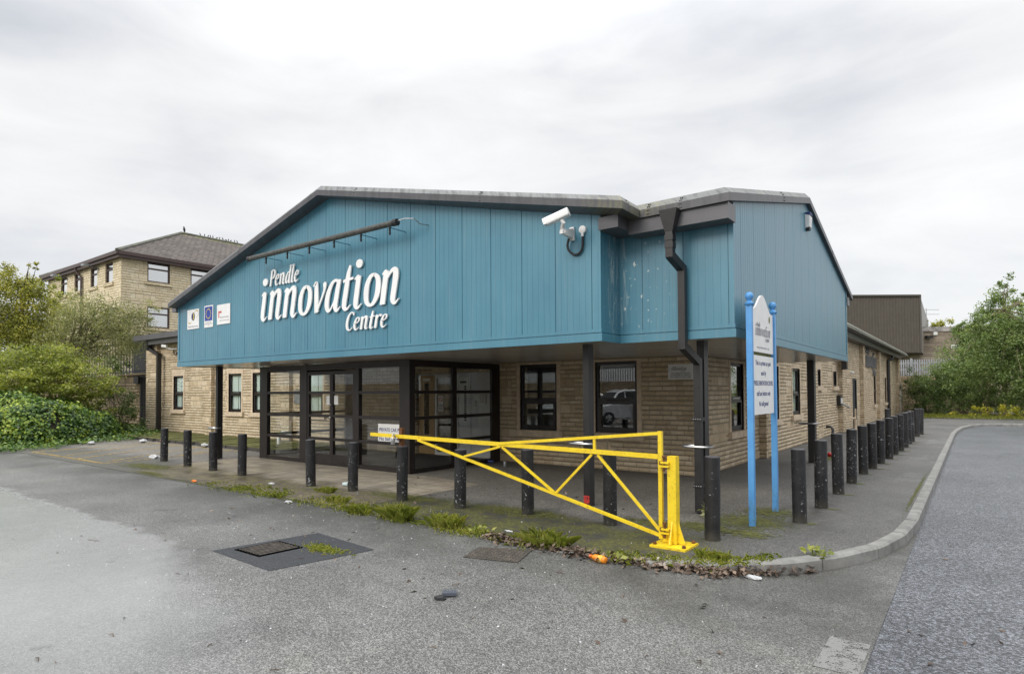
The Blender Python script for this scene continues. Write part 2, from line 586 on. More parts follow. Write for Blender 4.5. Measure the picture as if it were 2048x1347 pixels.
def bollard_mat():
    m, q = mat('black_bollard_paint')
    p = q.pos()
    ob = q.n('ShaderNodeTexCoord').outputs['Object']
    z = q.xyz(ob)[2]
    n = q.noise(p, 8, 5, 0.6)
    col = q.ramp(n, (0.3, (0.010, 0.010, 0.011)), (0.7, (0.023, 0.023, 0.025)))
    ch = q.noise(p, 30, 4, 0.6, 0.4)
    big = q.noise(p, 1.9, 2)
    thr = q.m('SUBTRACT', ch, q.m('MULTIPLY', q.m('SUBTRACT', big, 0.5), -0.22))
    chip = q.m('MULTIPLY', q.step(thr, 0.635, 0.655), q.step(z, 0.95, 0.5))
    col = q.mix(q.m('MULTIPLY', chip, 0.75), col, (0.42, 0.45, 0.46))
    low = q.m('MULTIPLY', q.step(z, 0.16, 0.0), 0.6)
    col = q.mix(q.m('MULTIPLY', low, n), col, (0.11, 0.10, 0.07))
    fin(q, col, q.m('ADD', 0.40, q.m('MULTIPLY', n, 0.14)), q.bump(n, 0.05, 0.01), spec=0.4)
    return m


M['bollard'] = bollard_mat()


def tarmac(name, c0, c1, stone, rough=0.75, agg=160.0, wet=None, extra=None, bumpk=0.5, glint=0.0):
    m, q = mat(name)
    p = q.pos()
    px, py, pz = q.xyz(p)
    v = q.n('ShaderNodeTexVoronoi', {'feature': 'F1'}, Vector=p, Scale=agg)
    grain = v.outputs['Color']
    gval = q.xyz(grain)[0]
    n1 = q.noise(p, 0.55, 6, 0.62)
    n2 = q.noise(p, 5.0, 5, 0.65)
    n3 = q.noise(p, agg * 0.35, 4, 0.7)
    base = q.ramp(q.m('ADD', q.m('MULTIPLY', n1, 0.7), q.m('MULTIPLY', n2, 0.3)), (0.32, c0), (0.66, c1))
    gr = q.ramp(q.m('ADD', q.m('MULTIPLY', gval, 0.6), q.m('MULTIPLY', n3, 0.4)), (0.22, 0.45), (0.52, 1.0), (0.80, stone))
    col = q.mix(1.0, base, gr, 'MULTIPLY')
    h = q.m('ADD', q.m('SUBTRACT', 1.0, v.outputs['Distance']), q.m('MULTIPLY', n3, 0.8))
    rgh = q.m('ADD', rough - 0.08, q.m('MULTIPLY', n2, 0.16))
    if extra:
        col, rgh, h = extra(q, p, px, py, pz, col, rgh, h, n1, n2, n3)
    fin(q, col, rgh, q.bump(h, bumpk, 0.006), spec=0.5)
    return m


def yard_extra(q, p, px, py, pz, col, rgh, h, n1, n2, n3):
    # standing wet sheet towards the open end of the yard, smoother, its sky sheen painted in: edge runs from (-13.8, 3.2) to (-3.3, 2.2)
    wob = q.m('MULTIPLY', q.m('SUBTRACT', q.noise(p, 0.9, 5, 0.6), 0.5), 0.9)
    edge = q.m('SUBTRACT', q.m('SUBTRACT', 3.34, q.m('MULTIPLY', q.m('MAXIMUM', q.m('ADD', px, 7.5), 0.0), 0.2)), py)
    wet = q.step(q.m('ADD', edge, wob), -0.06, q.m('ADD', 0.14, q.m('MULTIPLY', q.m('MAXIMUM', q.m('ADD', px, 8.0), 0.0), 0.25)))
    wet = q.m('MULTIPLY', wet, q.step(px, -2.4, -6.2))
    damp = q.step(q.noise(p, 0.5, 5, 0.6, 0.3), 0.5, 0.66)
    col = q.mix(q.m('MULTIPLY', damp, 0.4), col, q.mix(1.0, col, (0.5, 0.5, 0.5), 'MULTIPLY'))
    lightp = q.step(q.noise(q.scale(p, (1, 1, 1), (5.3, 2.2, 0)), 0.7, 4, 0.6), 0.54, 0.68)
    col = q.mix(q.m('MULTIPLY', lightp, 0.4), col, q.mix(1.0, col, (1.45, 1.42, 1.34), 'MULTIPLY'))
    # dirty strip close to the pavement
    edgeg = q.m('MULTIPLY', q.step(py, 3.9, 5.6), q.step(q.noise(p, 0.8, 5, 0.6), 0.26, 0.60))
    col = q.mix(q.m('MULTIPLY', edgeg, 0.68), col, (0.036, 0.034, 0.028))
    col = q.mix(q.m('MULTIPLY', wet, 0.72), col, q.ramp(q.m('ADD', q.m('MULTIPLY', n3, 0.6), q.m('MULTIPLY', n1, 0.4)), (0.3, (0.29, 0.296, 0.302)), (0.7, (0.42, 0.426, 0.432))))  # bright sky reflection of the wet sheet painted as a paler base colour
    oil = q.step(q.noise(q.scale(p, (1, 1, 1), (1.7, 8.2, 0)), 1.6, 4, 0.6), 0.66, 0.74)
    col = q.mix(q.m('MULTIPLY', oil, 0.45), col, (0.035, 0.034, 0.032))
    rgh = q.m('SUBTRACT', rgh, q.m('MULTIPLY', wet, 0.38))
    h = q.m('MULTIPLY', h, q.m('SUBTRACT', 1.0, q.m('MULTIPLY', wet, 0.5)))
    return col, rgh, h


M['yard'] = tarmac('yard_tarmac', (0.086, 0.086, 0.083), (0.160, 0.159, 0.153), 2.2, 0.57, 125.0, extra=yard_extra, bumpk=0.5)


def road_extra(q, p, px, py, pz, col, rgh, h, n1, n2, n3):
    w = q.noise(q.scale(p, (1.0, 0.35, 1)), 0.6, 4, 0.6)
    rgh = q.m('ADD', q.m('MULTIPLY', w, 0.28), 0.22)
    return col, rgh, h


M['road'] = tarmac('road_asphalt', (0.047, 0.05, 0.057), (0.085, 0.089, 0.10), 3.3, 0.40, 70.0, extra=road_extra, bumpk=0.9)


def foot_extra(q, p, px, py, pz, col, rgh, h, n1, n2, n3):
    # pale worn tarmac under the canopy, dark damp strip along the bollards
    wob = q.m('MULTIPLY', q.m('SUBTRACT', q.noise(p, 1.5, 5, 0.6), 0.5), 1.3)
    yy = q.m('ADD', py, wob)
    pale = q.m('MULTIPLY', q.step(yy, 7.0, 7.7), q.m('MULTIPLY', q.step(px, -2.2, -3.2), q.step(py, 11.8, 10.6)))
    col = q.mix(q.m('MULTIPLY', pale, 0.6), col, q.mix(1.0, col, (2.2, 2.1, 1.9), 'MULTIPLY'))
    band = q.m('MULTIPLY', q.m('MULTIPLY', q.step(yy, 7.35, 6.75), q.step(px, -1.9, -3.0)), q.m('ADD', 0.25, q.m('MULTIPLY', q.step(px, -15.5, -13.5), 0.75)))
    col = q.mix(q.m('MULTIPLY', band, 0.75), col, (0.028, 0.026, 0.018))
    mo = q.noise(p, 2.6, 6, 0.68)
    mo2 = q.noise(p, 22, 4, 0.7)
    mossband = q.m('MULTIPLY', band, q.m('MULTIPLY', q.step(mo, 0.38, 0.56), q.step(mo2, 0.32, 0.56)))
    col = q.mix(q.m('MULTIPLY', mossband, 0.8), col, q.ramp(mo2, (0.4, (0.06, 0.06, 0.014)), (0.68, (0.17, 0.175, 0.03))))
    wet = q.m('MULTIPLY', q.step(q.noise(q.scale(p, (1, 0.4, 1)), 0.7, 5, 0.6), 0.5, 0.62), q.step(px, -3.0, -1.5))
    rgh = q.m('SUBTRACT', rgh, q.m('MULTIPLY', wet, 0.3))
    return col, rgh, h


M['footway'] = tarmac('footway_tarmac', (0.062, 0.061, 0.058), (0.105, 0.102, 0.096), 2.2, 0.68, 120.0, extra=foot_extra, bumpk=0.45)


def flag_mat():
    m, q = mat('worn_paving_flags')
    p = q.pos()
    px, py, pz = q.xyz(p)
    b = q.n('ShaderNodeTexBrick', {'offset': 0.5}, Vector=q.comb(px, py, 0.0), Color1=(0.8, 0.8, 0.8), Color2=(1.1, 1.08, 1.04), Mortar=(0.3, 0.3, 0.27), Scale=1.0)
    b.inputs['Mortar Size'].default_value = 0.008
    b.inputs['Brick Width'].default_value = 0.6
    b.inputs['Row Height'].default_value = 0.45
    n = q.noise(p, 3, 6, 0.65)
    n2 = q.noise(p, 90, 3, 0.7)
    col = q.ramp(n, (0.3, (0.22, 0.19, 0.145)), (0.7, (0.38, 0.34, 0.275)))
    col = q.mix(1.0, col, b.outputs['Color'], 'MULTIPLY')
    col = q.mix(0.6, col, q.ramp(n2, (0.3, 0.6), (0.7, 1.35)), 'MULTIPLY')
    wob = q.m('MULTIPLY', q.m('SUBTRACT', q.noise(p, 1.3, 5, 0.65), 0.5), 1.8)
    dirt = q.step(q.m('ADD', py, wob), 7.25, 6.6)
    col = q.mix(q.m('MULTIPLY', dirt, 0.78), col, q.ramp(n, (0.35, (0.035, 0.03, 0.018)), (0.65, (0.085, 0.065, 0.035))))
    moss = q.m('MULTIPLY', dirt, q.step(q.noise(p, 5.5, 5, 0.7), 0.52, 0.62))
    col = q.mix(q.m('MULTIPLY', moss, 0.75), col, (0.16, 0.16, 0.035))
    wet = q.m('MULTIPLY', q.step(q.noise(p, 0.9, 4), 0.42, 0.55), q.step(px, -10.2, -12.0))
    fin(q, col, q.m('SUBTRACT', 0.7, q.m('MULTIPLY', wet, 0.42)), q.bump(q.m('ADD', n2, q.m('MULTIPLY', b.outputs['Fac'], -1.5)), 0.4, 0.006))
    return m


M['flags'] = flag_mat()
M['kerb'] = simple('kerb_concrete', (0.235, 0.232, 0.22), 0.8, 0.16, scale=5, bump=0.35)
M['patch'] = tarmac('fresh_tarmac_patch', (0.024, 0.026, 0.030), (0.036, 0.038, 0.044), 2.2, 0.7, 150.0, bumpk=0.4)
M['cast_iron'] = simple('cast_iron', (0.075, 0.066, 0.056), 0.55, 0.25, scale=18, bump=0.35)


M['pit_shade'] = simple('painted_gap_shade', (0.005, 0.005, 0.005), 0.95, 0.1, spec=0.0)  # flat black plate under the drain bars, painted for the shade in the pit
M['iron_bar'] = simple('worn_iron_bar', (0.115, 0.10, 0.085), 0.7, 0.25, scale=14, spec=0.25)


def moss_mat():
    m, q = mat('green_moss')
    p = q.pos()
    n = q.noise(p, 14, 5, 0.7)
    n2 = q.noise(p, 60, 3, 0.7)
    col = q.ramp(n2, (0.3, (0.028, 0.028, 0.010)), (0.5, (0.085, 0.088, 0.018)), (0.75, (0.20, 0.215, 0.04)))
    b = q.n('ShaderNodeBsdfPrincipled', None, Base_Color=col, Roughness=0.95, Normal=q.bump(n2, 0.8, 0.02))
    at = q.n('ShaderNodeAttribute', {'attribute_name': 'cover'}).outputs['Fac']
    keep = q.step(q.m('ADD', q.m('MULTIPLY', at, 0.8), q.m('ADD', q.m('MULTIPLY', q.m('SUBTRACT', n, 0.5), 2.2), q.m('MULTIPLY', q.m('SUBTRACT', n2, 0.5), 2.0))), 0.42, 0.62)
    x = q.n('ShaderNodeMixShader', None, Fac=keep, i1=q.n('ShaderNodeBsdfTransparent').outputs[0], i2=b.outputs[0])
    q.n('ShaderNodeOutputMaterial', None, Surface=x)
    return m


M['moss'] = moss_mat()


def worn_line_mat(name, color, thr=0.5):
    m, q = mat(name)
    p = q.pos()
    n = q.noise(p, 9, 6, 0.75)
    v = q.noise(p, 70, 3, 0.7)
    b = q.n('ShaderNodeBsdfPrincipled', None, Base_Color=q.mix(v, tuple(c * 0.7 for c in color), color), Roughness=0.75)
    keep = q.step(q.m('ADD', q.m('MULTIPLY', n, 0.7), q.m('MULTIPLY', v, 0.3)), thr - 0.03, thr + 0.05)
    x = q.n('ShaderNodeMixShader', None, Fac=keep, i1=q.n('ShaderNodeBsdfTransparent').outputs[0], i2=b.outputs[0])
    q.n('ShaderNodeOutputMaterial', None, Surface=x)
    return m


M['yellow_line'] = worn_line_mat('worn_yellow_line', (0.46, 0.31, 0.07), 0.485)
M['white_line'] = worn_line_mat('worn_white_line', (0.235, 0.235, 0.228), 0.45)


def leaf_mat(name, stops, trans=0.35, rough=0.5, spread=0.25):
    m, q = mat(name)
    geo = q.n('ShaderNodeNewGeometry')
    rnd = geo.outputs['Random Per Island']
    cl = q.noise(geo.outputs['Position'], 1.1, 3, 0.6)
    f = q.m('ADD', q.m('MULTIPLY', rnd, 0.6), q.m('MULTIPLY', q.step(cl, 0.3, 0.7), 0.4))
    col = q.ramp(f, *stops)
    d = q.n('ShaderNodeBsdfPrincipled', None, Base_Color=col, Roughness=rough)
    d.inputs['Specular IOR Level'].default_value = 0.35
    t = q.n('ShaderNodeBsdfTranslucent', None, Color=q.mix(1.0, col, (1.5, 1.6, 0.8), 'MULTIPLY'))
    x = q.n('ShaderNodeMixShader', None, Fac=trans, i1=d.outputs[0], i2=t.outputs[0])
    q.n('ShaderNodeOutputMaterial', None, Surface=x)
    return m


M['leaf_yellow'] = leaf_mat('yellowing_leaves', [(0.0, (0.07, 0.08, 0.02)), (0.4, (0.21, 0.22, 0.05)), (0.75, (0.40, 0.38, 0.085)), (1.0, (0.68, 0.56, 0.12))])
M['leaf_grey'] = leaf_mat('grey_green_leaves', [(0.0, (0.07, 0.075, 0.035)), (0.4, (0.20, 0.21, 0.10)), (0.8, (0.38, 0.38, 0.20)), (1.0, (0.56, 0.48, 0.19))])
M['leaf_bush'] = leaf_mat('light_bush_leaves', [(0.0, (0.05, 0.065, 0.015)), (0.35, (0.16, 0.19, 0.04)), (0.7, (0.34, 0.36, 0.09)), (1.0, (0.52, 0.50, 0.17))])
M['leaf_ivy'] = leaf_mat('ivy_leaves', [(0.0, (0.02, 0.05, 0.014)), (0.45, (0.05, 0.115, 0.025)), (0.62, (0.16, 0.26, 0.04)), (0.82, (0.34, 0.42, 0.06)), (1.0, (0.50, 0.54, 0.10))], 0.2, 0.35)
M['leaf_ground_ivy'] = leaf_mat('ground_ivy_leaves', [(0.0, (0.034, 0.074, 0.020)), (0.6, (0.095, 0.176, 0.041)), (0.9, (0.270, 0.351, 0.068)), (1.0, (0.405, 0.446, 0.108))], 0.2, 0.4)
M['leaf_birch'] = leaf_mat('mid_green_leaves', [(0.0, (0.074, 0.115, 0.038)), (0.5, (0.162, 0.223, 0.081)), (0.85, (0.284, 0.351, 0.142)), (1.0, (0.432, 0.432, 0.162))])
M['leaf_dark'] = leaf_mat('dark_shrub_leaves', [(0.0, (0.038, 0.061, 0.022)), (0.6, (0.101, 0.149, 0.049)), (1.0, (0.243, 0.284, 0.101))])
M['leaf_gold'] = leaf_mat('golden_leaves', [(0.0, (0.162, 0.189, 0.027)), (0.5, (0.405, 0.392, 0.054)), (1.0, (0.702, 0.594, 0.095))])
M['grass'] = leaf_mat('grass_blades', [(0.0, (0.13, 0.155, 0.03)), (0.55, (0.34, 0.38, 0.075)), (1.0, (0.62, 0.56, 0.2))], 0.3)
M['dead_leaf'] = leaf_mat('dead_leaves', [(0.0, (0.05, 0.036, 0.028)), (0.5, (0.125, 0.09, 0.07)), (0.85, (0.27, 0.20, 0.15)), (1.0, (0.42, 0.38, 0.34))], 0.05, 0.7)

# ------------------------------------------------------------------ ground, yard, road, pavement
def sm(a, b, x):
    t = max(0.0, min(1.0, (x - a) / (b - a)))
    return t * t * (3 - 2 * t)


def yard_z(x):
    return -0.006 - 0.113 * sm(-3.3, -1.3, x)


gm, q = mat('far_ground')
p = q.pos()
n = q.noise(p, 0.3, 6, 0.6)
fin(q, q.ramp(n, (0.35, (0.06, 0.075, 0.03)), (0.65, (0.11, 0.12, 0.06))), 0.95)
structure('ground', MB().add([(-400, -300, -0.35), (400, -300, -0.35), (400, 500, -0.35), (-400, 500, -0.35)], [(0, 1, 2, 3)]), gm)

mb = MB()
xs = [-70, -30, -18, -10, -6, -4] + [-3.4 + 0.14 * i for i in range(21)] 
xs = [x for x in xs if x < -0.62] + [-0.60]
ys = [-16, -6, 0, 3, 5, 9.2]
for i in range(len(xs) - 1):
    for j in range(len(ys) - 1):
        a, b = xs[i], xs[i + 1]
        mb.add([(a, ys[j], yard_z(a)), (b, ys[j], yard_z(b)), (b, ys[j + 1], yard_z(b)), (a, ys[j + 1], yard_z(a))], [(0, 1, 2, 3)])
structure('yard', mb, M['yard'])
structure('road', MB().add([(-0.7, -40, -0.124), (40, -40, -0.124), (40, 39.5, -0.124), (-0.7, 39.5, -0.124)], [(0, 1, 2, 3)]), M['road'])

# kerb line, inner edge (top of the pavement)
kin = [(-34.0, 5.62), (-3.6, 5.62), (-3.0, 5.70), (-2.5, 5.9), (-2.02, 6.21), (-1.59, 6.58), (-1.24, 7.10), (-0.95, 7.8), (-0.80, 8.6), (-0.74, 9.6),
       (-0.735, 20.0), (-0.73, 29.5), (-0.66, 32.0), (-0.5, 34.4), (-0.2, 36.4), (0.25, 37.7), (1.0, 38.35), (2.2, 38.5), (30.0, 38.5)]
foot = kin + [(30.0, 43.5), (-40.0, 43.5), (-40.0, 14.0), (-40, 5.62)]
mb = MB()
mb.add([(x, y, 0.0) for x, y in foot[:-1]], [tuple(range(len(foot) - 1))])
bm_ = mb
fo = structure('footway', bm_, M['footway'])
bm = bmesh.new()
bm.from_mesh(fo.data)
bmesh.ops.triangulate(bm, faces=bm.faces)
bm.to_mesh(fo.data)
bm.free()

# kerb stones with joints between them
def resample(path, step):
    out = [Vector((*path[0], 0))]
    acc = 0.0
    for a, b in zip(path[:-1], path[1:]):
        a, b = Vector((*a, 0)), Vector((*b, 0))
        L = (b - a).length
        t = step - acc
        while t < L:
            out.append(a + (b - a) * (t / L))
            t += step
        acc = (acc + L) % step
    return out


kp = resample(kin[1:], 0.15)
mb = MB()
i = 0
per = 6
rk = random.Random(4)
while i + 1 < len(kp):
    seg = kp[i:i + per + 1]
    if len(seg) < 2:
        break
    top = 0.006 + rk.uniform(-0.003, 0.004)
    ring = []
    for k, pt in enumerate(seg):
        j = i + k
        d = (kp[min(j + 1, len(kp) - 1)] - kp[max(j - 1, 0)]).normalized()
        nrm = Vector((d.y, -d.x, 0))
        sh = d * (0.006 if k == 0 else (-0.006 if k == len(seg) - 1 else 0))
        pi = pt + sh
        ring.append([(pi.x, pi.y, -0.3), (pi.x, pi.y, top), (pi.x + nrm.x * 0.105, pi.y + nrm.y * 0.105, top),
                     (pi.x + nrm.x * 0.128, pi.y + nrm.y * 0.128, top - 0.022), (pi.x + nrm.x * 0.135, pi.y + nrm.y * 0.135, -0.3)])
    vs = [v for r_ in ring for v in r_]
    fs = []
    for k in range(len(ring) - 1):
        for c in range(4):
            a = k * 5 + c
            fs.append((a, a + 1, a + 6, a + 5))
    fs.append((0, 1, 2, 3, 4))
    e = (len(ring) - 1) * 5
    fs.append((e + 4, e + 3, e + 2, e + 1, e))
    mb.add(vs, fs)
    i += per
structure('kerb', mb, M['kerb'])

# paving flags in front of the entrance
structure('paving', MB().add([(-14.7, 5.72, 0.004), (-7.35, 5.72, 0.004), (-7.25, 8.6, 0.004), (-8.6, 8.86, 0.004), (-15.3, 8.86, 0.004), (-15.3, 7.2, 0.004)],
                             [(0, 1, 2, 3, 4, 5)]), M['flags'])

# mossy planting ledge at the foot of the wall
led, q = mat('mossy_ledge')
p = q.pos()
n = q.noise(p, 3.0, 6, 0.7)
n2 = q.noise(p, 30, 4, 0.7)
nzl = q.xyz(q.n('ShaderNodeNewGeometry').outputs['Normal'])[2]
top = q.ramp(q.m('ADD', q.m('MULTIPLY', n, 0.6), q.m('MULTIPLY', n2, 0.4)), (0.36, (0.05, 0.045, 0.025)), (0.5, (0.12, 0.125, 0.03)), (0.68, (0.21, 0.21, 0.05)))
fin(q, q.mix(q.step(nzl, 0.3, 0.7), q.ramp(n2, (0.35, (0.03, 0.028, 0.024)), (0.65, (0.12, 0.11, 0.10))), top), 0.95, q.bump(n2, 0.6, 0.03))
mb = MB()
rk = random.Random(9)
for i in range(60):
    x0 = -27.6 + i * (27.6 - 15.4) / 60
    x1 = x0 + (27.6 - 15.4) / 60
    yf = 9.75 + rk.uniform(-0.06, 0.06)
    mb.box(x0, x1 + 0.002 * (i % 2), yf, 11.95, -0.02, 0.10 + rk.uniform(-0.008, 0.012))
structure('planting_ledge', mb, led)

# painted hatching by the ledge, faded give-way marks by the road
mb = MB()
hl = [(-22.2, 5.92, -17.0, 5.95), (-22.2, 5.92, -22.6, 9.4), (-22.6, 9.4, -17.2, 9.5), (-17.0, 5.95, -17.5, 9.5),
      (-21.95, 6.28, -22.49, 7.7), (-20.0, 6.06, -22.3, 9.3), (-18.82, 5.98, -20.9, 9.4), (-17.4, 6.2, -19.5, 9.4), (-17.2, 7.6, -18.2, 9.4)]
for x0, y0, x1, y1 in hl:
    d = Vector((x1 - x0, y1 - y0, 0)).normalized()
    nn = Vector((-d.y, d.x, 0)) * 0.055
    mb.add([(x0 - nn.x, y0 - nn.y, 0.005), (x1 - nn.x, y1 - nn.y, 0.005), (x1 + nn.x, y1 + nn.y, 0.005), (x0 + nn.x, y0 + nn.y, 0.005)], [(0, 1, 2, 3)])
structure('road_marking', mb, M['yellow_line'])
mb = MB()
for y0, y1 in ((3.3, 3.8), (4.45, 5.05)):
    mb.add([(-0.88, y0, yard_z(-.88) + 0.004), (-0.62, y0, yard_z(-.62) + 0.004), (-0.62, y1, yard_z(-.62) + 0.004), (-0.88, y1, yard_z(-.88) + 0.004)], [(0, 1, 2, 3)])
structure('road_marking', mb, M['white_line'])

# dark re-laid patch round the drain cover
zt = -0.002
structure('tarmac_patch', MB().add([(-6.62, 3.36, zt), (-5.42, 3.31, zt), (-5.22, 4.43, zt), (-6.40, 4.55, zt)], [(0, 1, 2, 3)]), M['patch'])

# ------------------------------------------------------------------ main building
bld = thing('community_office', (-10.0, 12.0, 0.0), 'single-storey stone office with blue clad entrance canopy and dark grey roof edges', 'building')


def wall_cells(mb, ax, fx, u0, u1, z0, z1, th, holes):
    """wall slab of thickness th (inwards) with rectangular holes (u0,u1,z0,z1)"""
    zs = sorted({z0, z1, *[h[2] for h in holes], *[h[3] for h in holes]})
    zs = [z for z in zs if z0 <= z <= z1]
    for a, b in zip(zs[:-1], zs[1:]):
        mid = (a + b) / 2
        cuts = sorted([(h[0], h[1]) for h in holes if h[2] < mid < h[3]])
        u = u0
        for c0, c1 in cuts:
            if c0 > u:
                mb.wbox(ax, fx, u, c0, -th, 0, a, b)
            u = max(u, c1)
        if u < u1:
            mb.wbox(ax, fx, u, u1, -th, 0, a, b)


FY, RX = 11.9, -4.32          # front wall plane, right wall plane
# windows: u0, u1, z0, z1, transom share, blind
front_win = [(-26.69, -25.83, 1.03, 2.42, .5, 1), (-22.26, -21.36, 1.0, 2.42, .5, 1), (-20.6, -19.7, 1.0, 2.42, .5, 1), (-17.4, -16.5, 1.0, 2.36, .5, 1),
             (-8.73, -7.68, .79, 2.34, .46, 0), (-6.67, -5.67, .80, 2.34, .46, 0)]
right_win = [(13.8, 14.75, .78, 2.32, .48, 0), (17.1, 18.0, .90, 2.36, .48, 1), (19.6, 20.6, .95, 2.36, .48, 1),
             (23.05, 23.85, 1.84, 2.42, 0, 1), (26.25, 27.0, 1.84, 2.42, 0, 1), (38.2, 39.1, .90, 2.46, .5, 0), (43.4, 44.2, .91, 2.45, .5, 0)]
entrance = (-12.3, -9.58, 0.0, 2.2)
right_door = (31.1, 32.0, 0.0, 2.14)
mb = MB()
wall_cells(mb, 'x', FY, -28.9, RX, -0.1, 4.05, 0.3, [w[:4] for w in front_win] + [entrance])
wall_cells(mb, 'y', RX, 12.2, 53.4, -0.1, 4.0, 0.3, [w[:4] for w in right_win] + [right_door])
mb.box(-28.9, -28.6, 12.2, 53.4, -0.1, 4.05)
mb.box(-28.6, RX - 0.3, 53.1, 53.4, -0.1, 4.0)
part('wall', mb, M['stone'], bld)
for y0 in (16.05, 21.85, 27.35, 33.2, 39.5, 45.1, 50.2):
    mb = MB().box(RX - 0.01, RX + 0.17, y0, y0 + 0.62, -0.08, 3.95)
    part('pier', mb, M['stone'], bld)
for x0, x1 in ((-29.0, -27.95), (-23.75, -23.3), (-18.65, -18.15)):
    part('pier', MB().box(x0, x1, FY - 0.14, FY + 0.01, -0.08, 3.98), M['stone'], bld)
# interior screens so that the rooms behind the glass are closed and dim
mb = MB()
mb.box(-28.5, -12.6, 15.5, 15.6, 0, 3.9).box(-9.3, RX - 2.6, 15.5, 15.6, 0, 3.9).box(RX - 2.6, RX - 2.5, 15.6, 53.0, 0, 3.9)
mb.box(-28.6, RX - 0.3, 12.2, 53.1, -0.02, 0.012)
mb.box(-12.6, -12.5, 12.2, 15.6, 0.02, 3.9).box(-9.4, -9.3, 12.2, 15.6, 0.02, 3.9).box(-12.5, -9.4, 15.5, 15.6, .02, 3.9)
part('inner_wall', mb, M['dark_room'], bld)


def window(ax, fx, w, surround=True):
    u0, u1, z0, z1, tr, blind = w
    fr = MB()
    t, d0, d1 = 0.065, -0.10, -0.035
    fr.wbox(ax, fx, u0, u0 + t, d0, d1, z0, z1).wbox(ax, fx, u1 - t, u1, d0, d1, z0, z1)
    fr.wbox(ax, fx, u0 + t, u1 - t, d0, d1, z0, z0 + t).wbox(ax, fx, u0 + t, u1 - t, d0, d1, z1 - t, z1)
    zc = z0 + (z1 - z0) * tr
    panes = [(z0 + t, z1 - t)]
    if tr:
        fr.wbox(ax, fx, u0 + t, u1 - t, d0, d1, zc - 0.045, zc + 0.045)
        # opening light below: a second sash frame, slightly proud
        s = 0.05
        a, b = z0 + t, zc - 0.045
        fr.wbox(ax, fx, u0 + t, u0 + t + s, d1, d1 + 0.018, a, b).wbox(ax, fx, u1 - t - s, u1 - t, d1, d1 + 0.018, a, b)
        fr.wbox(ax, fx, u0 + t + s, u1 - t - s, d1, d1 + 0.018, a, a + s).wbox(ax, fx, u0 + t + s, u1 - t - s, d1, d1 + 0.018, b - s, b)
        panes = [(z0 + t, zc - 0.045), (zc + 0.045, z1 - t)]
    wo_ = part('window', fr, M['frame'], bld)
    for a, b in panes:
        part('pane', MB().wbox(ax, fx, u0 + t, u1 - t, -0.073, -0.067, a, b), M['glass_dark'], wo_)
    if tr:
        part('vent_strip', MB().wbox(ax, fx, u0 + 0.25, u1 - 0.2, d1 + 0.001, d1 + 0.014, zc - 0.012, zc + 0.012), M['chrome'] if blind or ax == 'y' else M['rubber'], wo_)
    if blind:
        part('blind', MB().wbox(ax, fx, u0 + 0.01, u1 - 0.01, -0.125, -0.115, z0, z1), M['blind'], wo_)
        mid = (u0 + u1) / 2 + 0.05
        part('blind_gap', MB().wbox(ax, fx, mid - 0.012, mid + 0.012, -0.114, -0.108, z0, z1), M['letter_grey'], wo_)
    if surround:
        e = 0.03
        part('sill', MB().wbox(ax, fx, u0 - 0.17, u1 + 0.17, -0.14, 0.075, z0 - 0.15, z0 - 0.002), M['dressed'], wo_)
        part('lintel', MB().wbox(ax, fx, u0 - 0.13, u1 + 0.13, -0.14, 0.012, z1, min(z1 + 0.27, 2.75)) if tr and z1 > 2.39 else
             MB().wbox(ax, fx, u0 - 0.13, u1 + 0.13, -0.14, 0.012, z1, z1 + (0.05 if tr else 0.24)), M['dressed'], wo_)
        part('jamb', MB().wbox(ax, fx, u0 - 0.10, u0, -0.14, 0.014, z0, z1), M['dressed'], wo_)
        part('jamb', MB().wbox(ax, fx, u1, u1 + 0.10, -0.14, 0.014, z0, z1), M['dressed'], wo_)
    return wo_


for w in front_win:
    window('x', FY, w)
for w in right_win:
    window('y', RX, w)
d = part('fire_door', MB().wbox('y', RX, 31.1, 32.0, -0.12, -0.03, 0, 2.12), M['dark_bar'], bld)
part('door_frame', MB().wbox('y', RX, 31.02, 31.1, -0.14, 0.02, 0, 2.2).wbox('y', RX, 32.0, 32.08, -0.14, 0.02, 0, 2.2).wbox('y', RX, 31.1, 32.0, -0.14, 0.02, 2.12, 2.2), M['dark_bar'], d)

# main roof and its eaves
mb = MB().box(-29.3, RX + 0.5, 11.5, 52.4, 4.06, 4.12)
part('roof', mb, M['grey_metal'], bld)
part('main_fascia', MB().box(-29.35, -15.9, 11.36, 11.5, 3.98, 4.2).box(-29.35, -15.9, 11.5, 11.62, 4.12, 4.2), M['grey_metal'], bld)
part('main_eave_box', MB().box(-28.5, -15.9, 11.52, 11.9, 3.78, 4.02), M['grey_metal'], bld)
mb = MB()
rk = random.Random(2)
for i in range(420):
    x = rk.uniform(-29.2, -16)
    y = rk.uniform(11.4, 12.4)
    s = rk.uniform(0.03, 0.09)
    mb.sphere((x, y, 4.19 + s * 0.2), (s, s, s * 0.55), 6, 4)
tag(part('roof_moss', mb, M['moss'], bld), kind='stuff')
ex = RX + 0.58
mb = MB()
mb.add([(ex - 0.1, 17.0, 4.3), (ex - 0.1, 52.6, 4.3), (ex, 17.0, 4.19), (ex, 52.6, 4.19), (ex, 17.0, 4.08), (ex, 52.6, 4.08), (ex - 0.3, 17.0, 4.08), (ex - 0.3, 52.6, 4.08), (ex - .6, 17.0, 4.36), (ex - .6, 52.6, 4.36)],
       [(0, 1, 3, 2), (2, 3, 5, 4), (4, 5, 7, 6), (8, 9, 1, 0), (1, 9, 7, 5, 3), (0, 2, 4, 6, 8)])
part('side_fascia', mb, M['mossy'], bld)
part('side_gutter', MB().box(RX + 0.02, RX + 0.34, 17.0, 50.5, 3.82, 4.06), M['dark_metal'], bld)
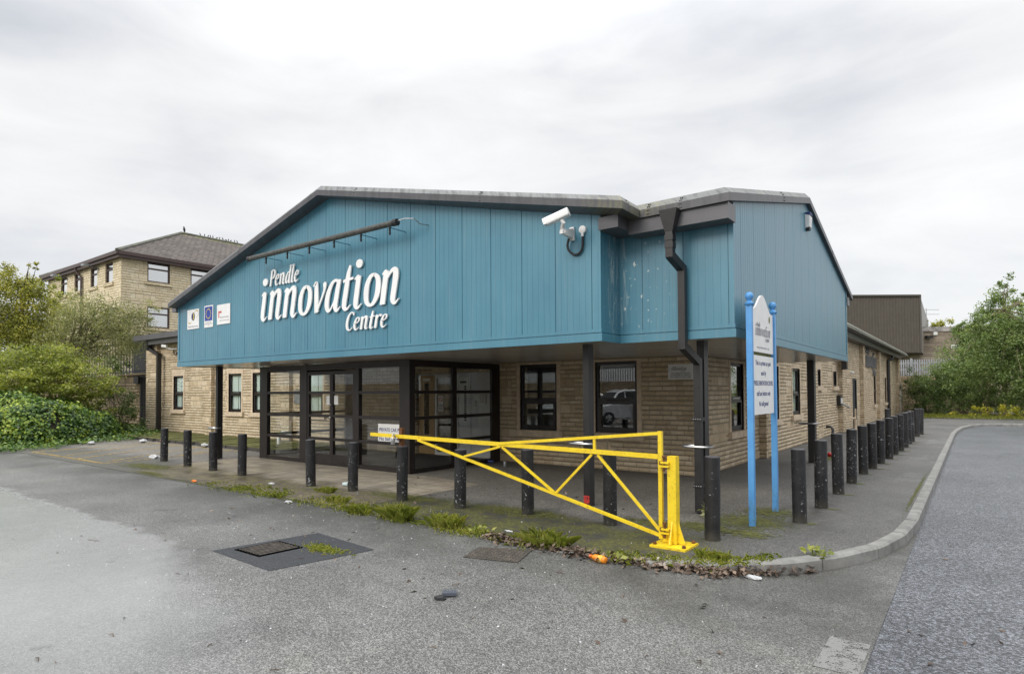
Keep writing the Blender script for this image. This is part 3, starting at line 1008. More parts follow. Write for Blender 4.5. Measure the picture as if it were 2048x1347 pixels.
mb = MB().tube([(RX + 0.28, 45.2, 3.85), (RX + 0.28, 45.0, 3.62), (RX + 0.1, 44.6, 3.5), (RX + 0.1, 44.55, 3.3), (RX + 0.1, 44.55, 0.0)], 0.085, 8)
part('downpipe', mb, M['dark_metal'], bld, True)
# downpipe on the far end of the front
mb = MB().beam((-28.35, 11.6, 4.0), (-28.35, 11.6, 3.55), .2, .2).beam((-28.3, 11.6, 3.62), (-27.57, 11.68, 3.33), .13, .13).beam((-27.57, 11.68, 3.38), (-27.57, 11.68, 0.05), 0.16, 0.14)
part('downpipe', mb, M['dark_metal'], bld)

# --- canopy
SZ = 2.40
AX0, AX1, AY = -16.4, -4.06, 7.42
BY, CX, CY1 = 7.97, -2.43, 16.7
foot_poly = [(AX0, AY), (AX1, AY), (AX1, BY), (CX, BY), (CX, CY1), (RX, CY1), (RX, FY), (AX0, FY)]
mb = MB()
n = len(foot_poly)
mb.add([(x, y, SZ) for x, y in foot_poly] + [(x, y, SZ + 0.05) for x, y in foot_poly],
       [tuple(range(n)), tuple(range(2 * n - 1, n - 1, -1))] + [(i, (i + 1) % n, n + (i + 1) % n, n + i) for i in range(n)])
so = part('soffit', mb, M['soffit'], bld)
bm = bmesh.new()
bm.from_mesh(so.data)
bmesh.ops.triangulate(bm, faces=[f for f in bm.faces if len(f.verts) > 4])
bm.to_mesh(so.data)
bm.free()

FAS = [(-16.4, 7.15, 4.09), (-10.12, 7.15, 5.74), (-3.59, 7.15, 4.27), (-3.57, 7.63, 4.25), (-2.37, 7.62, 4.255), (-2.36, 12.36, 5.37), (-2.36, 17.25, 4.13)]


def lerp(a, b, t):
    return a + (b - a) * t


def ztop_A(x):
    return lerp(4.09, 5.74, (x + 16.4) / 6.28) if x < -10.12 else lerp(5.74, 4.27, (x + 10.12) / 6.53)


def ztop_C(y):
    return lerp(4.255, 5.37, (y - 7.62) / 4.74) if y < 12.36 else lerp(5.37, 4.13, (y - 12.36) / 4.89)


def groove_profile(u0, u1, ph, sub=6, wide=0.6):
    """positions along the wall with depth of board joints"""
    out = [(u0, 0.0)]
    k = math.floor((u0 - ph) / wide * sub)
    while True:
        u = ph + k * wide / sub
        if u > u1 - 0.02:
            break
        if u > u0 + 0.02:
            big = (k % sub == 0)
            w, dpt = (0.006, 0.012) if big else (0.003, 0.0024)
            if True:
                out += [(u - w, 0.0), (u - w * 0.6, -dpt), (u + w * 0.6, -dpt), (u + w, 0.0)]
        k += 1
    out.append((u1, 0.0))
    return out


def clad(ax, fx, u0, u1, zb, ztf, ph, peak=None):
    prof = groove_profile(u0, u1, ph)
    if peak is not None:
        prof = sorted(prof + [(peak, 0.0)])
    m_ = MB()
    vs = []
    for u, d in prof:
        for z in (zb, ztf(u)):
            vs.append((u, fx - d, z) if ax == 'x' else (fx + d, u, z))
    fs = [(2 * i, 2 * i + 2, 2 * i + 3, 2 * i + 1) for i in range(len(prof) - 1)]
    m_.add(vs, fs)
    # back
    a, b = prof[0][0], prof[-1][0]
    us = [a] + ([peak] if peak else []) + [b]
    bt = -0.06
    vb = [((u, fx - bt, z) if ax == 'x' else (fx + bt, u, z)) for u in us for z in (zb, ztf(u))]
    m_.add(vb, [(2 * i, 2 * i + 1, 2 * i + 3, 2 * i + 2) for i in range(len(us) - 1)])
    return m_


def part_raw(name, mb, mat_, root):
    o = link_mesh(name, mb, mat_, root, False, fix=False)
    o['base'] = tuple(root['base'])
    return o


part_raw('cladding', clad('x', AY, AX0, AX1, SZ + 0.10, lambda x: ztop_A(x) - 0.13, -16.2, -10.12), M['clad'], bld)
part_raw('cladding', clad('y', AX1, AY + 0.001, BY, SZ + 0.10, lambda y: 4.1, 7.40), M['clad'], bld)
part_raw('cladding', clad('x', BY, AX1 + 0.001, CX, SZ + 0.10, lambda x: 4.1, -4.3), M['clad'], bld)
part_raw('cladding', clad('y', CX, BY + 0.001, CY1, SZ + 0.10, lambda y: ztop_C(y) - 0.13, 8.27, 12.36), M['clad'], bld)
mb = MB().box(AX0 - 0.001, AX0 + 0.05, AY + 0.002, FY, SZ + 0.1, 4.05).box(RX, CX - 0.002, CY1 - 0.05, CY1 - 0.001, SZ + .1, 4.0)
part('side_cladding', mb, M['clad'], bld)
# trim round the bottom of the cladding: two steps
mb = MB()
for e, z0, z1 in ((0.022, SZ - 0.015, SZ + 0.095), (0.010, SZ + 0.108, SZ + 0.155)):
    mb.box(AX0 - e, AX1 + e, AY - e, AY + 0.03, z0, z1)
    mb.box(AX1 - 0.03, AX1 + e, AY + 0.031, BY - e, z0, z1)
    mb.box(AX1 - 0.03, CX + e, BY - e + .001, BY + 0.03, z0, z1)
    mb.box(CX - 0.03, CX + e, BY + 0.031, CY1 + e, z0, z1)
    mb.box(AX0 - e, AX0 + 0.03, AY + 0.031, FY, z0, z1)
part('cladding_trim', mb, M['clad'], bld)
# corner trims
part('corner_trim', MB().box(AX0 - 0.012, AX0 + 0.07, AY - 0.012, AY + 0.02, SZ + 0.152, ztop_A(AX0 + .05) - 0.12).box(CX - 0.02, CX + 0.012, CY1 - 0.09, CY1 + .012, SZ + 0.152, ztop_C(CY1) - .1), M['clad'], bld)


def sweep_edge(path, prof):
    """prof: list of (outward offset, dz); mitred at the plan corners"""
    m_ = MB()
    n_ = len(path)
    vs = []
    for i, pnt in enumerate(path):
        pv = Vector(pnt)
        def nrm(a, b):
            d = Vector((b[0] - a[0], b[1] - a[1], 0)).normalized()
            return Vector((d.y, -d.x, 0))
        if i == 0:
            o = nrm(path[0], path[1])
        elif i == n_ - 1:
            o = nrm(path[-2], path[-1])
        else:
            a, b = nrm(path[i - 1], path[i]), nrm(path[i], path[i + 1])
            o = (a + b) / (1 + a.dot(b))
        for off, dz in prof:
            vs.append((pv.x + o.x * off, pv.y + o.y * off, pv.z + dz))
    k = len(prof)
    fs = []
    for i in range(n_ - 1):
        for j in range(k):
            j2 = (j + 1) % k
            fs.append((i * k + j, i * k + j2, (i + 1) * k + j2, (i + 1) * k + j))
    fs.append(tuple(range(k)))
    fs.append(tuple((n_ - 1) * k + j for j in reversed(range(k))))
    return m_.add(vs, fs)


fascia_mb = (sweep_edge(FAS, [(-0.09, 0.0), (0.0, -0.10), (0.0, -0.205), (-0.28, -0.205), (-0.28, -0.03)]))
# rivet pairs at the joints of the fascia sheets
mb = MB()
def rivets(pfun, t):
    for dz in (-0.035, -0.075, -0.125, -0.175):
        for dt in (-0.012, 0.012):
            x, y, z = pfun(t + dt)
            yield x, y, z + dz, dz
for t in (-9.0, -6.0, -13.0):
    for x, y, z, dz in rivets(lambda u: (u, 7.15, ztop_A(u)), t):
        mb.sphere((x, y + (0.05 if dz > -0.05 else (0.02 if dz > -0.1 else 0)), z), 0.011, 6, 4)
for t in (10.4, 14.6):
    for x, y, z, dz in rivets(lambda u: (-2.36, u, ztop_C(u)), t):
        mb.sphere((x - (0.05 if dz > -0.05 else (0.02 if dz > -0.1 else 0)), y, z), 0.011, 6, 4)
for t in (-3.0, -3.45):
    for x, y, z, dz in rivets(lambda u: (u, 7.625, 4.253), t):
        mb.sphere((x, y + (0.05 if dz > -0.05 else (0.02 if dz > -0.1 else 0)), z), 0.011, 6, 4)
for x, y, z, dz in rivets(lambda u: (-3.585, u, 4.262), 7.36):
    mb.sphere((x - (0.05 if dz > -0.05 else (0.02 if dz > -0.1 else 0)), y, z), 0.011, 6, 4)

fascia_mb.add(mb.v, mb.f)
fa = part('fascia', fascia_mb, M['fascia'], bld)
# roof sheets of the two gables
mb = MB()
for x0, z0, x1, z1 in ((-16.38, 4.06, -10.12, 5.705), (-10.12, 5.705, -3.66, 4.235)):
    mb.add([(x0, 7.22, z0), (x1, 7.22, z1), (x1, 18.5, z1), (x0, 18.5, z0)], [(0, 1, 2, 3)])
for y0, z0, y1, z1 in ((7.70, 4.225, 12.36, 5.335), (12.36, 5.335, 17.2, 4.10)):
    mb.add([(-2.45, y0, z0), (-2.45, y1, z1), (-9.5, y1, z1), (-9.5, y0, z0)], [(0, 1, 2, 3)])
part('canopy_roof', mb, M['grey_metal'], bld)
# boxed eaves with end plates
part('eave_box', MB().box(AX1 + 0.002, AX1 + 0.30, 7.36, BY - 0.003, 3.90, 4.07).box(AX1 + 0.302, CX + 0.03, BY - 0.30, BY - 0.003, 3.85, 4.06), M['grey_metal'], bld)
part('eave_box', MB().box(AX0 - 0.24, AX0 - 0.015, 7.36, 11.8, 3.80, 4.0), M['grey_metal'], bld)
part('eave_box', MB().box(-4.0, CX + 0.03, CY1 + 0.0, CY1 + 0.3, 3.75, 3.95), M['grey_metal'], bld)

# columns
for x0, x1, y0, y1 in ((-15.76, -15.65, 8.07, 8.21), (-4.64, -4.54, 7.90, 8.05), (-3.105, -3.0, 8.44, 8.60), (-3.12, -2.97, 15.64, 15.84)):
    co = part('column', MB().box(x0, x1, y0, y1, -0.02, SZ - 0.002), M['dark_metal'], bld)
    cx, cy = (x0 + x1) / 2, (y0 + y1) / 2
    zr = 0.93 if cx < -3.5 and cx > -10 else (0.80 if cx < -10 else 0.92)
    pts = []
    rx, ry = 0.20, 0.10
    for k in range(25):
        a = 2 * math.pi * k / 24
        sx = math.copysign(abs(math.cos(a)) ** 0.7, math.cos(a))
        sy = math.copysign(abs(math.sin(a)) ** 0.7, math.sin(a))
        pts.append((cx - 0.05 + rx * sx, y0 - 0.03 + ry * sy, zr))
    part('steel_hoop', MB().tube(pts, 0.021, 8, False), M['chrome'], co, True)
    if cx > -10 and cx < -3.5:
        part('red_paint_mark', MB().wbox('x', y0, x0 + 0.002, x1 - 0.002, 0.001, 0.003, 0.03, 0.16), worn_line_mat('red_paint_daub', (0.6, 0.05, 0.04), 0.48), co)

# hopper and downpipe from the valley, over the corner column
mb = MB()
hx, hy = -3.13, 7.60
mb.add([(hx - 0.125, hy - 0.08, 4.06), (hx + 0.125, hy - 0.08, 4.06), (hx + 0.125, hy + 0.07, 4.06), (hx - 0.125, hy + 0.07, 4.06),
        (hx - 0.054, hy - 0.054, 3.78), (hx + 0.054, hy - 0.054, 3.78), (hx + 0.054, hy + 0.054, 3.78), (hx - 0.054, hy + 0.054, 3.78)],
       [(0, 1, 2, 3), (7, 6, 5, 4), (0, 4, 5, 1), (1, 5, 6, 2), (2, 6, 7, 3), (3, 7, 4, 0)])
part('rainwater_hopper', mb, M['dark_metal'], bld)
dp_ = MB()
dp_.beam((hx, hy, 3.79), (hx, hy, 3.44), .098, .098, (0, 1, 0)).box(hx - 0.056, hx + 0.056, hy - 0.056, hy + 0.056, 3.66, 3.73).box(hx - 0.056, hx + 0.056, hy - 0.056, hy + 0.056, 3.56, 3.63)
dp_.beam((hx, hy - 0.02, 3.475), (hx + 0.05, hy + 0.27, 3.325), .096, .098, (0, 0, 1))
dp_.beam((hx + 0.05, hy + 0.27, 3.37), (hx + 0.05, hy + 0.27, 2.27), .094, .096, (0, 1, 0))
dp_.beam((hx + 0.05, hy + 0.24, 2.30), (hx + 0.08, hy + 0.72, 2.10), .092, .098, (0, 0, 1))
dp_.beam((hx + 0.07, hy + 0.755, 2.15), (hx + 0.07, hy + 0.755, 0.02), .096, .098, (0, 1, 0))
for z in (1.28, 0.36):
    dp_.box(hx + 0.008, hx + 0.132, hy + 0.692, hy + 0.83, z, z + 0.05)
do = part('downpipe', dp_, M['dark_metal'], bld)
mb = MB()
for z in (1.305, 0.385):
    for k in range(4):
        mb.sphere((hx + 0.022 + k * 0.032, hy + 0.69, z), 0.007, 6, 4)
part('bolt', mb, M['chrome'], do)

# --- glazed porch
PY, PX0, PX1 = 8.86, -15.0, -9.35
TR = (1.70, 1.15, 0.61)
fr = MB()
tk = 0.06
posts = [(-15.0, -14.66), (-13.22, -12.93), (-11.13, -10.98), (-9.66, -9.36)]
for a, b in posts:
    fr.wbox('x', PY, a, b, -0.10, 0.0, 0.0, SZ - 0.03)
fr.wbox('x', PY, -15.0, -9.36, -0.095, -0.004, 2.24, SZ - 0.02)
fr.wbox('x', PY, -14.66, -13.22, -0.09, -0.008, 0.0, 0.10).wbox('x', PY, -10.98, -9.66, -0.09, -0.008, 0.0, 0.09)
for a, b in ((-14.66, -13.22), (-10.98, -9.66)):
    for z in TR:
        fr.wbox('x', PY, a, b, -0.085, -0.006, z - 0.035, z + 0.035)
po = part('porch_frame', fr, M['frame'], bld)
for a, b in ((-14.66, -13.22), (-10.98, -9.66)):
    zz = [0.10] + sorted(TR) + [2.24]
    for z0, z1 in zip(zz[:-1], zz[1:]):
        part('pane', MB().wbox('x', PY, a, b, -0.05, -0.044, z0 + (0.03 if z0 > .2 else 0), z1 - (0.03 if z1 < 2.2 else 0)), M['glass'], po)
# sliding doors
for a, b in ((-12.93, -11.97), (-12.0, -11.13)):
    dd = 0.0 if a < -12.5 else 0.002
    dr = MB()
    dr.wbox('x', PY, a, a + 0.07, -0.08 - dd, -0.012 - dd, 0.02, 2.2).wbox('x', PY, b - 0.075, b, -0.08 - dd, -0.012 - dd, 0.02, 2.2)
    dr.wbox('x', PY, a + 0.07, b - 0.075, -0.078, -0.014, 0.02, 0.26).wbox('x', PY, a + 0.07, b - 0.075, -0.078, -0.014, 2.12, 2.2)
    for z in TR:
        dr.wbox('x', PY, a + 0.07, b - 0.075, -0.075, -0.016, z - 0.032, z + 0.032)
    do_ = part('entrance_door', dr, M['frame'], bld)
    zz = [0.26] + sorted(TR) + [2.12]
    for z0, z1 in zip(zz[:-1], zz[1:]):
        part('pane', MB().wbox('x', PY, a + 0.07, b - 0.075, -0.05, -0.044, z0 + (0.032 if z0 > .3 else 0), z1 - (0.032 if z1 < 2.1 else 0)), M['glass'], do_)
    c = b - 0.16 if a < -12.5 else a + 0.16
    no = part('door_notice', MB().wbox('x', PY, c - 0.075, c + 0.075, -0.043, -0.041, 1.42, 1.63), M['white'], do_)
    part('door_knob', MB().sphere((b - 0.03 if a < -12.5 else a + 0.03, PY - 0.02, 1.42), 0.025).sphere((b - 0.03 if a < -12.5 else a + 0.03, PY - 0.02, 1.12), 0.025), M['chrome'], do_, True)
# side returns
for X, sgn in ((PX1, 1), (PX0 + 0.06, -1)):
    sr = MB()
    def sb(y0, y1, z0, z1, e=0.0):
        sr.box(X - 0.06 + e, X - e, y0, y1, z0, z1)
    sb(PY + 0.001, PY + 0.16, 0, SZ - 0.03)
    sb(10.17, 10.32, 0, SZ - 0.03)
    sb(11.58, FY - 0.01, 0, SZ - 0.03)
    sb(PY + 0.16, 11.58, 2.24, SZ - 0.02, 0.004)
    sb(PY + 0.16, 10.17, 0, 0.09, 0.004)
    sb(10.32, 11.58, 0, 0.09, 0.004)
    for z in TR:
        sb(PY + 0.16, 10.17, z - 0.035, z + 0.035, 0.006)
        sb(10.32, 11.58, z - 0.035, z + 0.035, 0.006)
    so_ = part('porch_side_frame', sr, M['frame'], bld)
    zz = [0.09] + sorted(TR) + [2.24]
    for ya, yb in ((PY + 0.16, 10.17), (10.32, 11.58)):
        for z0, z1 in zip(zz[:-1], zz[1:]):
            part('pane', MB().box(X - 0.034, X - 0.028, ya, yb, z0 + 0.002, z1 - 0.002), M['glass'], so_)
part('porch_floor', MB().box(-14.9, -9.45, PY + 0.02, FY + 0.3, 0.006, 0.018), M['mat_floor'], bld)
# inner entrance: oak door, white framed glazed door, white panels
idr = part('oak_door', MB().wbox('x', FY, -12.25, -11.66, -0.10, -0.06, 0.03, 2.15), M['wood'], bld)
part('vision_panel', MB().wbox('x', FY, -12.05, -11.85, -0.059, -0.055, 0.55, 1.95), M['glass_far'], idr)
part('door_sign', MB().wbox('x', FY, -12.08, -11.82, -0.058, -0.05, 2.0, 2.07), M['white'], idr)
gd = part('inner_glazed_door', MB().wbox('x', FY, -11.62, -11.55, -0.1, -0.04, 0.02, 2.16).wbox('x', FY, -10.86, -10.79, -0.1, -0.04, 0.02, 2.16)
          .wbox('x', FY, -11.55, -10.86, -0.1, -0.04, 2.08, 2.16).wbox('x', FY, -11.55, -10.86, -0.1, -0.04, 0.02, 0.1), M['white'], bld)
part('pane', MB().wbox('x', FY, -11.55, -10.86, -0.073, -0.067, 0.1, 2.08), M['glass'], gd)
wp = part('white_panel', MB().wbox('x', FY, -10.78, -9.56, -0.12, -0.08, 0.02, 2.2).wbox('x', FY, -10.42, -10.36, -0.08, -0.05, .02, 2.2), M['plaster'], bld)
part('inner_header', MB().wbox('x', FY, -12.3, -9.56, -0.2, -0.12, 2.16, SZ), M['plaster'], bld)
nb = part('notice_board', MB().wbox('x', FY, -10.76, -10.44, -0.078, -0.06, 0.83, 2.08), M['off_white'], bld)
ln = MB()
for k in range(16):
    ln.wbox('x', FY, -10.58, -10.5, -0.059, -0.055, 0.95 + k * 0.058, 0.985 + k * 0.058)
ln.wbox('x', FY, -10.72, -10.5, -0.059, -0.055, 1.93, 1.98)
part('board_marks', ln, M['ink'], nb)
nt = part('wall_notice', MB().wbox('x', FY, -10.25, -10.13, -0.078, -0.07, 1.3, 1.62).wbox('x', FY, -10.07, -9.85, -0.078, -0.03, 1.39, 1.68), M['off_white'], bld)
ln = MB()
for k in range(5):
    ln.wbox('x', FY, -10.04, -9.88, -0.029, -0.026, 1.43 + k * 0.045, 1.445 + k * 0.045).wbox('x', FY, -10.23, -10.15, -0.069, -0.066, 1.33 + k * .035, 1.342 + k * .035)
part('notice_marks', ln, M['ink'], nt)
ns = part('no_smoking_notice', MB().wbox('x', FY, -11.5, -11.32, -0.06, -0.055, 1.18, 1.6), M['white'], bld)
ring = MB()
pts = [(-11.41 + 0.06 * math.cos(2 * math.pi * k / 20), FY + 0.053, 1.5 + 0.06 * math.sin(2 * math.pi * k / 20)) for k in range(21)]
ring.tube(pts, 0.009, 6, False).beam((-11.45, FY + 0.053, 1.54), (-11.37, FY + 0.053, 1.46), 0.014, 0.01)
part('no_smoking_ring', ring, M['red'], ns)
ln = MB()
for k in range(4):
    ln.wbox('x', FY, -11.48, -11.34, -0.054, -0.051, 1.22 + k * 0.045, 1.24 + k * 0.045)
part('notice_marks', ln, M['ink'], ns)
part('yellow_sticker', MB().wbox('x', FY, -10.98, -10.88, -0.06, -0.056, 1.08, 1.24), simple('yellow_sticker_paper', (0.55, 0.5, 0.02), 0.5), bld)
part('wall_plaque', MB().wbox('x', FY, -18.05, -17.7, 0.0, 0.02, 1.35, 1.78), M['galv'], bld)

# ------------------------------------------------------------------ lettering
GL = {
    'i': (0.50, [[(.0, .90, .05), (.10, .98, .08), (.17, 1.0, .09)], [(.17, 1.0, .20), (.16, .5, .21), (.16, .16, .20), (.21, .03, .13), (.30, .01, .08), (.42, .12, .03)]]),
    'n': (0.86, [[(.0, .90, .05), (.08, .98, .08), (.15, 1.0, .09)], [(.15, 1.0, .20), (.14, .5, .21), (.14, 0.0, .21)],
                 [(.16, .62, .05), (.26, .84, .08), (.38, .98, .12), (.50, .98, .18), (.56, .84, .22), (.56, .5, .21), (.55, .16, .20), (.60, .03, .13), (.68, .01, .08), (.80, .12, .03)]]),
    'o': (0.72, [[(.36, .97, .08), (.20, .90, .15), (.10, .68, .20), (.09, .42, .21), (.15, .16, .17), (.30, .03, .09), (.46, .09, .14), (.57, .30, .20), (.59, .56, .21), (.53, .82, .17), (.36, .97, .08)]]),
    'v': (0.70, [[(.0, .92, .06), (.08, .99, .10), (.13, .97, .15), (.20, .6, .20), (.30, .03, .20)], [(.30, .03, .10), (.44, .35, .08), (.58, .72, .10), (.58, .90, .15), (.53, .98, .10)]]),
    'a': (0.78, [[(.54, .94, .10), (.40, .99, .09), (.24, .90, .14), (.11, .62, .20), (.08, .30, .21), (.15, .07, .15), (.27, .04, .08), (.42, .28, .06), (.53, .66, .06)],
                 [(.58, 1.0, .18), (.54, .6, .20), (.52, .18, .20), (.57, .03, .13), (.65, .01, .08), (.76, .12, .03)]]),
    't': (0.54, [[(.26, 1.38, .10), (.21, 1.1, .18), (.18, .6, .21), (.16, .17, .20), (.22, .03, .13), (.32, .01, .08), (.46, .13, .03)], [(.0, .90, .09), (.2, .94, .09), (.46, .96, .08)]]),
    'P': (0.78, [[(.18, 1.42, .20), (.16, .7, .21), (.14, 0.0, .21)], [(.02, 1.34, .06), (.2, 1.44, .10), (.42, 1.46, .12), (.60, 1.34, .17), (.65, 1.10, .20), (.56, .84, .16), (.38, .70, .09), (.2, .72, .05)]]),
    'e': (0.66, [[(.10, .50, .07), (.32, .58, .07), (.48, .72, .12), (.46, .92, .11), (.33, .99, .08), (.18, .86, .14), (.09, .56, .20), (.10, .26, .20), (.19, .06, .14), (.34, .02, .09), (.55, .20, .04)]]),
    'd': (0.78, [[(.54, .94, .10), (.40, .99, .09), (.24, .90, .14), (.11, .62, .20), (.08, .30, .21), (.15, .07, .15), (.27, .04, .08), (.42, .28, .06), (.53, .66, .06)],
                 [(.44, 1.50, .05), (.60, 1.56, .14), (.57, 1.1, .20), (.53, .6, .20), (.52, .18, .20), (.57, .03, .13), (.65, .01, .08), (.76, .12, .03)]]),
    'l': (0.46, [[(.04, 1.50, .05), (.20, 1.56, .14), (.17, 1.1, .20), (.15, .6, .20), (.14, .18, .20), (.19, .03, .13), (.27, .01, .08), (.40, .12, .03)]]),
    'C': (0.82, [[(.70, 1.18, .05), (.64, 1.36, .12), (.48, 1.46, .10), (.28, 1.34, .15), (.13, 1.0, .21), (.10, .55, .23), (.18, .20, .19), (.34, .04, .11), (.52, .05, .09), (.72, .26, .04)]]),
    'r': (0.58, [[(.0, .90, .05), (.08, .98, .08), (.15, 1.0, .09)], [(.15, 1.0, .20), (.14, .5, .21), (.14, 0.0, .21)], [(.16, .60, .05), (.28, .86, .08), (.40, .98, .12), (.52, .97, .16), (.55, .86, .10)]]),
}


def catmull(pts, sub=5):
    out = []
    P = [np.array(p, float) for p in pts]
    P = [2 * P[0] - P[1]] + P + [2 * P[-1] - P[-2]]
    for i in range(1, len(P) - 2):
        for k in range(sub):
            t = k / sub
            out.append(0.5 * ((2 * P[i]) + (-P[i - 1] + P[i + 1]) * t + (2 * P[i - 1] - 5 * P[i] + 4 * P[i + 1] - P[i + 2]) * t * t + (-P[i - 1] + 3 * P[i] - 3 * P[i + 1] + P[i + 2]) * t ** 3))
    out.append(P[-2])
    return out


def glyph(mb, ch, ox, oz, sx, sz, place, d0, d1, slant=0.17, bold=1.0):
    """adds the strokes of a letter; place(u, z, d) gives the 3D point, d0..d1 the depth range"""
    adv, strokes = GL[ch]
    for si, st in enumerate(strokes):
        pts = catmull(st)
        n = len(pts)
        L, Rr = [], []
        for i, p in enumerate(pts):
            a, b = pts[max(0, i - 1)], pts[min(n - 1, i + 1)]
            dx, dz = b[0] - a[0], b[1] - a[1]
            ln = math.hypot(dx, dz) or 1
            nx, nz = -dz / ln, dx / ln
            w = max(0.02, p[2]) * bold / 2
            for s, lst in ((1, L), (-1, Rr)):
                x, z = p[0] + s * nx * w, p[1] + s * nz * w
                lst.append((ox + (x + slant * z) * sx, oz + z * sz))
        dd = d1 + 0.0012 * si
        vs = [place(u, z, dd) for u, z in L] + [place(u, z, dd) for u, z in Rr] + [place(u, z, d0) for u, z in L] + [place(u, z, d0) for u, z in Rr]
        fs = []
        for i in range(n - 1):
            fs += [(i, i + 1, n + i + 1, n + i), (2 * n + i, 3 * n + i, 3 * n + i + 1, 2 * n + i + 1),
                   (i, 2 * n + i, 2 * n + i + 1, i + 1), (n + i, n + i + 1, 3 * n + i + 1, 3 * n + i)]
        fs += [(0, n, 3 * n, 2 * n), (n - 1, 3 * n - 1, 4 * n - 1, 2 * n - 1)]
        mb.add(vs, fs)
    return adv


def word_width(w, sx):
    return sum(GL[c][0] for c in w) * sx


def dot(mb, u, z, ru, rz, place, d0, d1):
    n = 20
    a = [(u + ru * math.cos(2 * math.pi * k / n), z + rz * math.sin(2 * math.pi * k / n)) for k in range(n)]
    vs = [place(x, y, d1) for x, y in a] + [place(x, y, d0) for x, y in a]
    mb.add(vs, [tuple(range(n)), tuple(range(2 * n - 1, n - 1, -1))] + [(k, n + k, n + (k + 1) % n, (k + 1) % n) for k in range(n)])


def logo(root, u0, u1, zb, xh, place, d0, d1, mt, split=True, bold=1.0):
    """the three-line wordmark between u0 and u1, baseline zb, x-height xh"""
    W = abs(u1 - u0)
    sgn = 1 if u1 > u0 else -1
    def spread(word, a, b, base, h, dots):
        sx = (b - a) / (sum(GL[c][0] for c in word) - 0.02 + 0.16 * 0.6)
        x = a
        for ch in word:
            m_ = MB()
            adv = glyph(m_, ch, x, base, sx, h, place, d0, d1, bold=bold)
            if ch == 'i':
                if dots:
                    pass
                dot(m_, x + (0.17 + .17 * 1.0) * sx + (0.10 if h > .3 * xh else 0) * sx * 0.2, base + h * 1.38, 0.15 * sx, 0.135 * h, place, d0, d1)
            out.append((ch, m_))
            x += adv * sx
    out = []
    spread('innovation', u0, u1, zb, xh, True)
    spread('Pendle', u0 + 0.085 * W * sgn, u0 + 0.325 * W * sgn, zb + xh * 1.20, xh * 0.385, False)
    spread('Centre', u0 + 0.655 * W * sgn, u0 + 0.92 * W * sgn, zb - xh * 0.68, xh * 0.385, False)
    return out


def front_place(u, z, d):
    return (u, AY - d, z)


lt = thing('facade_lettering', (-10.3, AY - 0.02, 3.2), 'large white raised italic wordmark spelling Pendle innovation Centre on the blue cladding', 'lettering')
for ch, m_ in logo(None, -12.52, -7.98, 3.28, 0.60, front_place, 0.018, 0.045, None):
    part('letter', m_, M['letter_white'], lt)
mb = MB()
for x in np.linspace(-12.2, -8.3, 14):
    mb.box(x - 0.012, x + 0.012, AY - 0.02, AY + 0.002, 3.45, 3.47)
part('letter_fixing', mb, M['dark_metal'], lt)


def text_mesh(txt, size, width=None, align='CENTER', bold=0.0, shear=0.0):
    cu = bpy.data.curves.new('text', 'FONT')
    cu.body = txt
    cu.size = size
    cu.align_x = align
    cu.offset = bold
    cu.shear = shear
    cu.extrude = 0.0008
    cu.resolution_u = 3
    ob = bpy.data.objects.new('text', cu)
    C.objects.link(ob)
    dg = bpy.context.evaluated_depsgraph_get()
    me = bpy.data.meshes.new_from_object(ob.evaluated_get(dg))
    vs = [tuple(v.co) for v in me.vertices]
    fs = [tuple(pl.vertices) for pl in me.polygons]
    bpy.data.objects.remove(ob)
    bpy.data.curves.remove(cu)
    bpy.data.meshes.remove(me)
    if width:
        xsn = [v[0] for v in vs]
        w = max(xsn) - min(xsn)
        k = width / w
        vs = [(v[0] * k, v[1], v[2]) for v in vs]
    return vs, fs


def put_text(root, txt, u, z, size, place, d, mt, width=None, align='CENTER', bold=0.0, shear=0.0, name='lettering'):
    vs, fs = text_mesh(txt, size, width, align, bold, shear)
    m_ = MB().add([place(u + v[0], z + v[1], d + v[2]) for v in vs], fs)
    return part(name, m_, mt, root)


# three small sponsor plates on the cladding
def plate(u0, u1, z0, z1, label):
    t = thing('sponsor_sign', ((u0 + u1) / 2, AY, z0), label, 'sign', 'small sponsor signs on the blue cladding')
    part('plate', MB().wbox('x', AY, u0, u1, 0.001, 0.018, z0, z1), M['white'], t)
    return t


t = plate(-15.89, -15.29, 3.31, 3.80, 'white sign with a blue and yellow globe and gold swooshes, nearest the cladding end')
mb = MB()
dot(mb, -15.58, 3.62, 0.085, 0.10, front_place, 0.018, 0.022)
part('globe', mb, M['navy'], t)
mb = MB()
gold = simple('gold_print', (0.55, 0.42, 0.06), 0.5)
mb.prism([(-15.6, 3.53), (-15.53, 3.55), (-15.515, 3.64), (-15.55, 3.7), (-15.6, 3.71), (-15.56, 3.62)], AY - 0.0225, AY - 0.0235, 'xz')
def swoosh(pts, w):
    m_ = MB()
    p_ = catmull([(a, b, 0) for a, b in pts], 4)
    n_ = len(p_)
    vs, fs = [], []
    for i, q_ in enumerate(p_):
        ww = w * math.sin(math.pi * (i + 0.4) / (n_ + .4))
        vs += [front_place(q_[0], q_[1] + ww, 0.020), front_place(q_[0], q_[1] - ww, 0.020)]
    fs = [(2 * i, 2 * i + 1, 2 * i + 3, 2 * i + 2) for i in range(n_ - 1)]
    return m_.add(vs, fs)
part('globe_land', mb, gold, t)
part('swoosh', swoosh([(-15.55, 3.70), (-15.42, 3.76), (-15.33, 3.73), (-15.34, 3.64), (-15.41, 3.56)], 0.014), gold, t)
part('swoosh', swoosh([(-15.84, 3.54), (-15.83, 3.48), (-15.74, 3.46), (-15.66, 3.49)], 0.014), gold, t)
put_text(t, 'Pendle Partnership', -15.59, 3.35, 0.07, front_place, 0.019, M['grey_ink'], 0.5)
